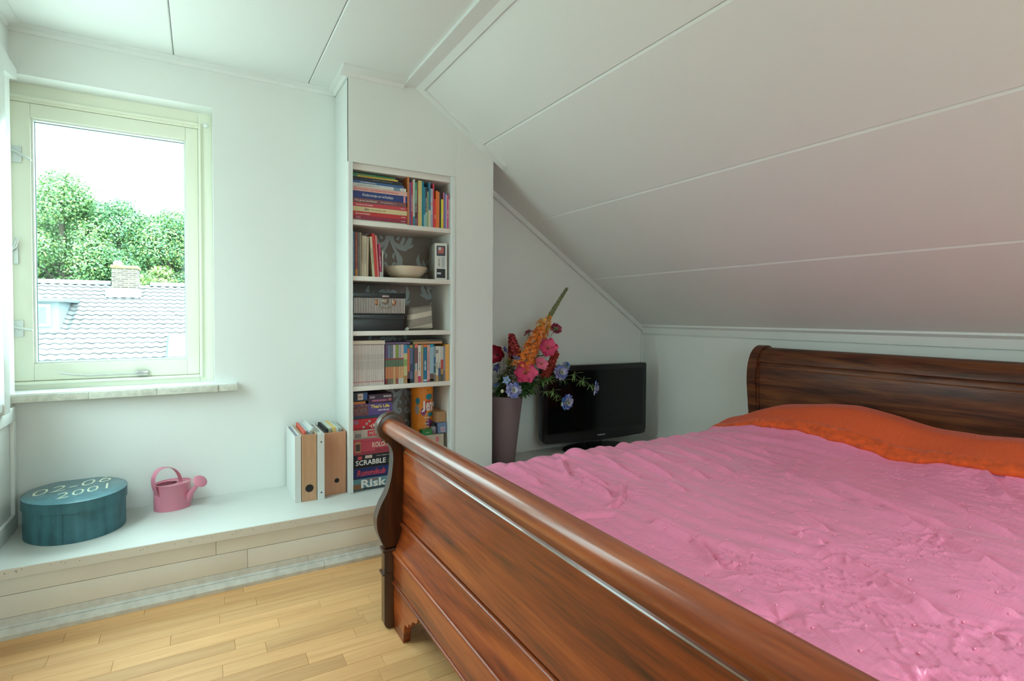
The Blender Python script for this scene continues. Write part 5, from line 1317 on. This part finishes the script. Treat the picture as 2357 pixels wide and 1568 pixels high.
bell(at(1168, 876, Y=2.72), (-.7, -.5, .2), .026, 'pale blue bellflower above the lilac scabious on the rim', BL1, 1)
bell(at(1193, 874, Y=2.73), (.1, -.9, .2), .022, 'blue bellflower tucked under the largest pink bloom', BL1, 2)
bell(at(1188, 828, Y=2.74), (.0, -.6, .7), .026, 'blue bellflower between the red and the orange spikes', BL2, 3)
bell(at(1160, 806, Y=2.84), (.5, -.6, .4), .020, 'violet bellflower just right of the crimson cupped bloom', BL3, 4)
bell(at(1140, 845, Y=2.84), (.1, -.8, -.2), .026, 'dark violet bellflower under the crimson cupped bloom', BL3, 5)
bell(at(1140, 883, Y=2.82), (.1, -.6, -.6), .022, 'faded violet bellflower low at the left of the vase', BL2, 6)
o = thing('rose_bud', 'cream flower bud at the left of the vase rim', 'flower', at(1156, 901, Y=2.72), GF)
T = basis(at(1156, 901, Y=2.72), (0, -.3, 1))
obj('bud', lathe(B(), [(0, -.010), (.008, -.007), (.011, .001), (.008, .009), (.002, .013), (0, .0135)], (0, 0, 0), 14, T=T), mat('cream_bud', (.62, .60, .42), .6), o, smooth=60)
g = B()
for k in range(4): leaf(g, T @ Vector((0, 0, -.008)), (math.cos(k*1.6), math.sin(k*1.6), .2), .020, .006, .1)
obj('sepals', g, GLL, o, smooth=60); stem(o, T @ Vector((0, 0, -.01)), None, r=.0014)
def spike(name, label, p0, p1, R0, R1, n_, kind, mats_, seed, sag=(0, 0, 0)):
    o = thing(name, label, 'flower', p0, GF); rd = random.Random(seed); p0, p1 = Vector(p0), Vector(p1)
    g = B(); ax = (p1-p0).normalized()
    def cv(t): return p0.lerp(p1, t)+Vector(sag)*4*t*(1-t)
    for k in range(n_):
        t = (k+.5)/n_; c = cv(t); a = k*2.399+rd.uniform(-.3, .3)
        side = ax.cross(Vector((0, 1, 0))).normalized(); up_ = ax.cross(side)
        out = side*math.cos(a)+up_*math.sin(a)
        R = R0*(1-t)+R1*t if kind != 'star' else (R0*(1-.35*t/.6) if t < .6 else R0*.38*(1-(t-.6)/.4)+R1*(t-.6)/.4)
        pos = c+out*R*rd.uniform(.35, 1.0); T = basis(pos, out+ax*.4)
        if kind == 'star':
            if t < .58:
                mi = 0 if t < .46 else rd.choice((0, 1))
                for q in range(6): petal(g, T @ Matrix.Rotation(q*PI/3, 4, 'Z'), .019, .0065, cup=.40, n=2, k=2, mi=mi if t < .5 else rd.choice((0, 1)), tip=.8)
                if rd.random() < .35: tube(g, [T @ Vector((0, 0, 0)), T @ Vector((.003, 0, .016))], .0006, 3, mi=1)
            else:
                L = .026*(1.25-t*.6)
                d = (out*.55+ax).normalized(); q0 = c+out*R*.3
                tube(g, [q0, q0+d*L*.3, q0+d*L*.75, q0+d*L], [.0008, .0026*(1.25-t*.5), .0024*(1.25-t*.5), .0006], 5, mi=2 if t > .64 else rd.choice((0, 2, 1)))
        else:
            for q in range(5): petal(g, T @ Matrix.Rotation(q*PI*.4+rd.random(), 4, 'Z'), .0145, .013, cup=.6*rd.random(), wav=.1, n=2, k=3, mi=rd.choice((0, 0, 1)), tip=.5, ph=rd.random()*6)
    obj('florets', g, mats_, o, smooth=60, kind='stuff')
    obj('spike_stem', tube(B(), [cv(k/8) for k in range(9)], [.0028-.0018*k/8 for k in range(9)], 6), GST, o, smooth=60)
    stem(o, p0, None, r=.0028); return o
ORF = [mat('orange_floret', (.80, .21, .025), .55, var=.25, vscale=80), mat('yellow_floret', (.66, .44, .06), .55, var=.2, vscale=80), mat('green_bud', (.17, .18, .07), .6, var=.3, vscale=60)]
spike('foxtail_lily', 'long orange flower spike ending in green buds, tallest of the bunch', at(1198, 852, Y=2.70), at(1304, 666, Y=2.78), .064, .008, 460, 'star', ORF, 5, sag=(-.012, 0, .0))
RDS = [mat('coral_red', (.38, .035, .045), .6, var=.3, vscale=80), mat('coral_light', (.50, .07, .06), .6, var=.2, vscale=80)]
spike('stock_spike', 'dense red flower spike left of the orange one', at(1187, 826, Y=2.82), at(1177, 772, Y=2.85), .048, .016, 140, 'round', RDS, 6)
RDO = [mat('orange_red', (.50, .06, .03), .6, var=.3, vscale=80), RDS[1]]
spike('stock_spike', 'orange-red flower spike behind the pink blooms at the right', at(1252, 872, Y=2.74), at(1281, 812, Y=2.78), .034, .014, 110, 'round', RDO, 7)
# foliage sprigs
def sprig(label, p, n_, L, Wd, seed, mm=GLF, spread=1.0):
    o = thing('leafy_sprig', label, 'foliage', p, GF); rd = random.Random(seed); g = B()
    base = MOUTH+Vector((max(-.07, min(.07, (p[0]-MOUTH.x)*.3)), max(-.06, (p[1]-MOUTH.y)*.3), -.0)); p = Vector(p)
    n_ *= 2
    for k in range(n_):
        t = .35+.65*k/n_; c = base.lerp(p, t)
        a = rd.random()*2*PI; leaf(g, c, (math.cos(a)*spread, -.5*abs(math.sin(a)), rd.uniform(-.5, .6)), L*rd.uniform(.8, 1.4), Wd*rd.uniform(.9, 1.4), rd.uniform(.1, .5))
    obj('leaves', g, mm, o, smooth=60)
    stem(o, p, None, r=.0015)
sprig('dark leaves under the pink blooms in the middle of the bunch', at(1228, 868, Y=2.74), 26, .055, .026, 1)
sprig('dark leaves between the orange spike and the upper pink bloom', at(1238, 818, Y=2.78), 20, .045, .022, 2)
sprig('olive leaves at the left of the bunch below the red spike', at(1172, 845, Y=2.78), 24, .045, .022, 3, mat('olive_leaf', (.12, .12, .04), .7, var=.3, vscale=60))
sprig('dark leaves around the vase rim at the left', at(1145, 890, Y=2.80), 18, .045, .020, 4)
sprig('thin leaf sprig spilling right over the vase rim', at(1265, 868, Y=2.70), 22, .042, .010, 5, GLL)
sprig('large dark leaves low in the heart of the bunch', at(1215, 880, Y=2.76), 22, .075, .034, 9)
sprig('dark leaves standing between the red spike and the bookcase edge', at(1160, 860, Y=2.83), 16, .05, .022, 10)
sprig('single pointed leaves on the stem of the raspberry scabious', at(1262, 775, Y=2.80), 8, .035, .016, 6)
sprig('dark leaves under the lilac scabious at the vase front', at(1190, 893, Y=2.735), 16, .045, .022, 8)
def leafstem(label, pts, seed):
    o = thing('leafy_sprig', label, 'foliage', pts[0], GF); rd = random.Random(seed)
    obj('stem', tube(B(), [MOUTH]+[Vector(p) for p in pts], .0014, 6), GST, o, smooth=60); g = B()
    for p in pts[:]:
        for k in range(7):
            a = k*.9; leaf(g, p, (math.cos(a), -.4, math.sin(a)*1.0-.35), rd.uniform(.035, .055), .0085, .35)
    obj('leaves', g, GLL, o, smooth=60)
leafstem('green sprig crossing the television screen towards the right-hand scabious', [at(1322, 861, Y=2.655), at(1343, 874, Y=2.645)], 2)
leafstem('green sprig drooping at the left edge of the television screen', [at(1273, 900, Y=2.66)], 3)
o = thing('moss_ball', 'olive green fuzzy flower head below the red spike', 'flower', at(1172, 834, Y=2.78), GF)
g = B(); rd = random.Random(3); c = at(1172, 834, Y=2.78)
for k in range(170):
    d = Vector((rd.gauss(0, 1), rd.gauss(0, 1), rd.gauss(0, 1))).normalized(); tube(g, [c+d*.008, c+d*.027], [.0014, .0004], 3)
obj('tufts', g, mat('olive_fuzz', (.22, .20, .05), .8), o, kind='stuff'); stem(o, c, None)

# ================================================================== outside
b = B(); box(b, -80, 60, -60, 120, -3.4, -3.3)
obj('floor_yard', b, mat('pale_bounce_ground', (.45, .44, .41), .9, var=.2, vscale=1), kind='structure')  # unseen ground, made pale to bounce sky light up through the windows
house = thing('house', 'neighbouring house with pale pantile roof seen through the window', 'house', (-2.5, 20, -3.3))
RY, RZ = 22.0, at(250, 655, Y=22.0).z; RS = math.radians(26); RW0, RW1 = -9.0, 6.0
ROOFM = mat('pale_roof_tile', (.18, .18, .185), .6, var=.18, vscale=3)
def rp(x, d, lift=0):      # point on the roof slope, d metres down from the ridge
    return Vector((x, RY-d*math.cos(RS)-lift*math.sin(RS), RZ-d*math.sin(RS)+lift*math.cos(RS)))
b = B(); vs4 = [b.verts.new(rp(x, d, -.03)) for x, d in ((RW0, 0), (RW1, 0), (RW1, 8.4), (RW0, 8.4))]; b.faces.new(vs4[::-1])
vs5 = [b.verts.new((x, RY+y, RZ-y*.49-.03)) for x, y in ((RW0, .02), (RW1, .02), (RW1, 7), (RW0, 7))]; b.faces.new(vs5)
obj('roof_slope', b, DARK, house)
b = B(); box(b, RW0+.3, RW1-.3, RY-7.2, RY+6, -3.3, RZ-8.3*math.sin(RS)); obj('house_wall', b, mat('house_brick', (.30, .22, .17), .8, var=.2, vscale=4), house)
TW_, TL_ = .225, .29
def tile_geo(bm, x, d):
    n_ = 6; A, C, D_ = [], [], []
    for k in range(n_+1):
        s = k/n_; zz_ = .022*math.cos(2*PI*(s-.25))*(1.0 if s < .5 else .8)
        A.append(bm.verts.new(rp(x+s*(TW_+.012), d-.03, .006+zz_))); C.append(bm.verts.new(rp(x+s*(TW_+.012), d+TL_, .038+zz_))); D_.append(bm.verts.new(rp(x+s*(TW_+.012), d+TL_-.002, .014+zz_)))
    for k in range(n_):
        bm.faces.new((A[k], A[k+1], C[k+1], C[k])[::-1]); bm.faces.new((C[k], C[k+1], D_[k+1], D_[k])[::-1])
ho = origin(house)
tm = bpy.data.meshes.new('roof_tile'); b = B(); tile_geo(b, 0, 1.0); bmesh.ops.recalc_face_normals(b, faces=b.faces)
o_ = rp(0, 1.0); bmesh.ops.translate(b, verts=b.verts, vec=-o_); b.to_mesh(tm); b.free(); tm.materials.append(ROOFM); tm.shade_smooth(); tm.set_sharp_from_angle(angle=math.radians(40))
restb = B(); rd = random.Random(8)
for r in range(28):
    for c in range(int((RW1-RW0)/TW_)):
        x = RW0+c*TW_; d = .02+r*TL_
        if 7 <= r <= 18 and -5.05 <= x <= .35:
            o = bpy.data.objects.new('roof_tile', tm); o.parent = house; o.location = rp(x, d)-ho+Vector((rd.uniform(-.004, .004), 0, rd.uniform(-.002, .006))); o.rotation_euler = (rd.uniform(-.006, .006), 0, rd.uniform(-.01, .01)); COL.objects.link(o)
        elif -6 < x < 3 or r % 1 == 0: tile_geo(restb, x, d)
obj('roof_tile_field', restb, ROOFM, house, smooth=40, kind='stuff')
for k in range(int((RW1-RW0)/.36)):
    x = RW0+k*.36
    if not (-2.75 < x < -1.75): obj('ridge_tile', prism(B(), arc(RY, RZ-.02, .14, 0, 180, 8), 0, x+.003, x+.37), ROOFM, house, smooth=50)
# chimney
c0, c1 = at(257, 662, Y=21.3), at(315, 612, Y=21.3)
m, n, l, p = newmat('chimney_brick'); tc = n.new('ShaderNodeTexCoord'); bt = n.new('ShaderNodeTexBrick'); mp = n.new('ShaderNodeMapping'); mp.inputs['Rotation'].default_value = (PI/2, 0, 0)
l.new(tc.outputs['Object'], mp.inputs[0]); l.new(mp.outputs[0], bt.inputs['Vector']); bt.inputs['Scale'].default_value = 1; bt.inputs['Brick Width'].default_value = .21; bt.inputs['Row Height'].default_value = .065; bt.inputs['Mortar Size'].default_value = .009
bt.inputs['Color1'].default_value = (.17, .14, .10, 1); bt.inputs['Color2'].default_value = (.09, .075, .055, 1); bt.inputs['Mortar'].default_value = (.30, .29, .26, 1); l.new(bt.outputs[0], p.inputs['Base Color']); p.inputs['Roughness'].default_value = .9
ch = obj('chimney', box(B(), c0.x, c1.x, 21.3, 22.3, c0.z-.5, c1.z-.10), m, house)
obj('chimney_cap', box(B(), c0.x-.03, c1.x+.03, 21.27, 22.33, c1.z-.10, c1.z, bev=.02), mat('lichen_cap', (.34, .28, .10), .9, var=.4, vscale=6), ch)
cc = at(270, 608, Y=21.6)
obj('chimney_pot', lathe(B(), [(0, -.05), (.12, -.05), (.13, .10), (.09, .17), (0, .18)], (cc.x, 21.7, c1.z), 16), mat('pot_grey', (.28, .27, .25), .8), ch, smooth=40)
obj('lead_flashing', box(B(), c0.x-.12, c1.x+.12, 20.95, 21.31, c0.z-.32, c0.z-.03), mat('lead', (.36, .37, .38), .5), ch)
# dormer at the left, pale hatch at the lower right
d0, d1 = at(60, 760, Y=18.9), at(122, 695, Y=18.9)
dm = obj('dormer', box(B(), d0.x-1.5, d1.x+.12, 18.9, 21.2, d0.z-.45, d1.z), mat('dormer_grey', (.22, .27, .29), .6), house)
obj('dormer_roof', box(B(), d0.x-1.6, d1.x+.28, 18.75, 21.3, d1.z, d1.z+.10, bev=.02), mat('dormer_roof_blue', (.16, .23, .26), .5), dm)
w1 = at(117, 752, Y=18.88); w0 = at(66, 700, Y=18.88)
obj('dormer_window_frame', box(B(), w0.x-.3, w1.x, 18.86, 18.9, w1.z, w0.z), mat('white_frame', (.5, .5, .5), .5), dm)
obj('dormer_pane', box(B(), w0.x-.2, w1.x-.09, 18.85, 18.86, w1.z+.08, w0.z-.07), mat('dormer_glass', (.16, .27, .29), .1), dm)
h0, h1 = at(388, 770, Y=17.9), at(440, 826, Y=17.3)
g = B(); bmesh.ops.create_cube(g, size=1); 
bmesh.ops.transform(g, matrix=Matrix.Translation(((h0.x+h1.x+.2)/2+.06, 17.75, (h0.z+h1.z)/2)) @ Matrix.Rotation(RS, 4, 'X') @ Matrix.Diagonal((.86, 1.25, .14, 1)), verts=g.verts)
rh = obj('roof_hatch', g, mat('hatch_white', (.55, .55, .55), .5), house)
g = B(); bmesh.ops.create_cube(g, size=1); bmesh.ops.transform(g, matrix=Matrix.Translation(((h0.x+h1.x+.2)/2+.06, 17.74, (h0.z+h1.z)/2-.035)) @ Matrix.Rotation(RS, 4, 'X') @ Matrix.Diagonal((.96, 1.36, .09, 1)), verts=g.verts)
obj('hatch_kerb', g, mat('hatch_kerb', (.05, .07, .07), .7), rh)
# trees
LM = []
for i, c in enumerate(((.15, .31, .13), (.22, .38, .13), (.08, .22, .11), (.30, .40, .12))):
    m, n, l, p = newmat('leaf_%s' % 'abcd'[i]); p.inputs['Base Color'].default_value = (*c, 1); p.inputs['Roughness'].default_value = .6
    p.inputs['Transmission Weight'].default_value = 0
    LM.append(m)
BARK = mat('bark', (.10, .085, .06), .9)
def tree(label, u, vtop, Y, rw, seed, hgt=None, n_b=26, n_l=330, ls=.105, pal=(0, 1, 2, 0)):
    top = at(u, vtop, Y=Y); o = thing('tree', label, 'tree', (top.x, Y, -3.3), 'trees beyond the neighbouring roof'); rd = np.random.RandomState(seed)
    zt = top.z; hc = hgt or (zt+1.0); cz = zt-hc/2
    V, Fc, Mi = [], [], []
    boughs = [(top.x, Y, zt-.6, .65), (top.x-.6, Y, zt-1.2, .8), (top.x+.6, Y, zt-1.1, .8), (top.x, Y-.5, zt-1.6, .95)]
    for k in range(n_b):
        a = rd.rand()*2*PI; h_ = rd.uniform(-1, 1); rr_ = math.sqrt(max(0, 1-h_*h_*.92))*rd.uniform(.55, 1)
        boughs.append((top.x+rw*rr_*math.cos(a), Y+rw*.8*rr_*math.sin(a), cz+hc/2*h_*.86, rd.uniform(.65, 1.1)*rw*.45))
    for bx, by, bz, br in boughs:
        nn = int(1.5*n_l*(br/.8)**1.6)+60
        d = rd.randn(nn, 3); d /= np.linalg.norm(d, axis=1)[:, None]; d[:, 2] = d[:, 2]*.75
        r_ = br*(.55+.5*rd.rand(nn))[:, None]; c = np.array([bx, by, bz])+d*r_
        ax = rd.randn(nn, 3); ax /= np.linalg.norm(ax, axis=1)[:, None]
        nrm = d+rd.randn(nn, 3)*.5+np.array([0, 0, .5]); s1 = np.cross(nrm, ax); s1 /= np.linalg.norm(s1, axis=1)[:, None]; s2 = np.cross(nrm, s1); s2 /= np.linalg.norm(s2, axis=1)[:, None]
        sz = ls*(.6+.8*rd.rand(nn))[:, None]
        q0, q1, q2, q3 = c-s1*sz*.5, c+s2*sz*.3, c+s1*sz*.5, c-s2*sz*.3
        b0 = sum(len(x) for x in V); V.append(np.stack([q0, q1, q2, q3], 1).reshape(-1, 3)); Fc.append(b0+np.arange(nn*4).reshape(nn, 4)); Mi.append(np.array([pal[i] for i in rd.randint(0, len(pal), nn)]))
    V = np.concatenate(V)-np.array(origin(o)); Fq = np.concatenate(Fc); Mi = np.concatenate(Mi)
    me = bpy.data.meshes.new('foliage'); me.vertices.add(len(V)); me.vertices.foreach_set('co', V.ravel().astype(np.float32)); me.loops.add(Fq.size); me.loops.foreach_set('vertex_index', Fq.ravel().astype(np.int32))
    me.polygons.add(len(Fq)); me.polygons.foreach_set('loop_start', (np.arange(len(Fq))*4).astype(np.int32)); me.polygons.foreach_set('material_index', Mi.astype(np.int32)); me.update(calc_edges=True)
    for m_ in LM: me.materials.append(m_)
    fo = bpy.data.objects.new('foliage', me); COL.objects.link(fo); fo.parent = o; fo['kind'] = 'stuff'
    obj('trunk', tube(B(), [(top.x, Y, -3.3), (top.x+.1, Y, cz-hc*.2), (top.x, Y, zt-hc*.25), (top.x, Y, zt-.5)], [.28, .2, .09, .02], 9), BARK, o, smooth=60)
    g = B()
    for k in range(0, len(boughs), 2):
        bx, by, bz, br = boughs[k]; tube(g, [(top.x, Y, max(-2, bz-1.2)), ((top.x+bx)/2, (Y+by)/2, bz-.5), (bx, by, bz)], [.07, .045, .012], 5)
    obj('branches', g, BARK, o, smooth=60)
tree('tall pale green tree at the left side of the window view', 140, 385, 30, 2.0, 1, pal=(0, 1, 0, 3), hgt=9, n_b=44, n_l=520)
tree('tree with a rounded top behind the chimney', 272, 450, 30.5, 2.0, 2, pal=(0, 2, 1, 0), hgt=8, n_b=44, n_l=520)
tree('tree at the right side of the window view', 385, 472, 30, 1.9, 3, pal=(0, 1, 2, 3), hgt=8, n_b=44, n_l=520)
tree('dark tree in the gap between the left and the middle tree', 205, 455, 33.5, 1.8, 4, pal=(2, 2, 0), hgt=8, n_b=36, n_l=480)
tree('dark tree in the gap right of the chimney', 330, 488, 33.5, 1.8, 5, pal=(2, 2, 0), hgt=7, n_b=36, n_l=480)
tree('tree cut off by the left edge of the window pane', 78, 425, 31, 1.7, 6, pal=(0, 1, 1), hgt=8, n_b=36, n_l=480)
tree('tree cut off by the right edge of the window pane', 440, 478, 31.5, 1.7, 7, pal=(0, 1, 2), hgt=8, n_b=32, n_l=480)
tree('low yellow-green bush above the ridge right of the chimney', 368, 612, 27.5, .8, 8, hgt=2.4, n_b=12, n_l=200, pal=(3, 1, 3))

# ------------------------------------------------------------------ fit lettering to its wanted size, as real meshes
bpy.context.view_layer.update()
dg = bpy.context.evaluated_depsgraph_get()
for o, w, h in TEXTS:
    me = bpy.data.meshes.new_from_object(o.evaluated_get(dg)); me.name = 'lettering'
    d = o.dimensions; n_ = bpy.data.objects.new('lettering', me); COL.objects.link(n_)
    n_.parent = o.parent; n_.location = o.location; n_.rotation_euler = o.rotation_euler
    n_.scale = (w/max(d.x, 1e-6), h/max(d.y, 1e-6), 1)
    bpy.data.objects.remove(o)
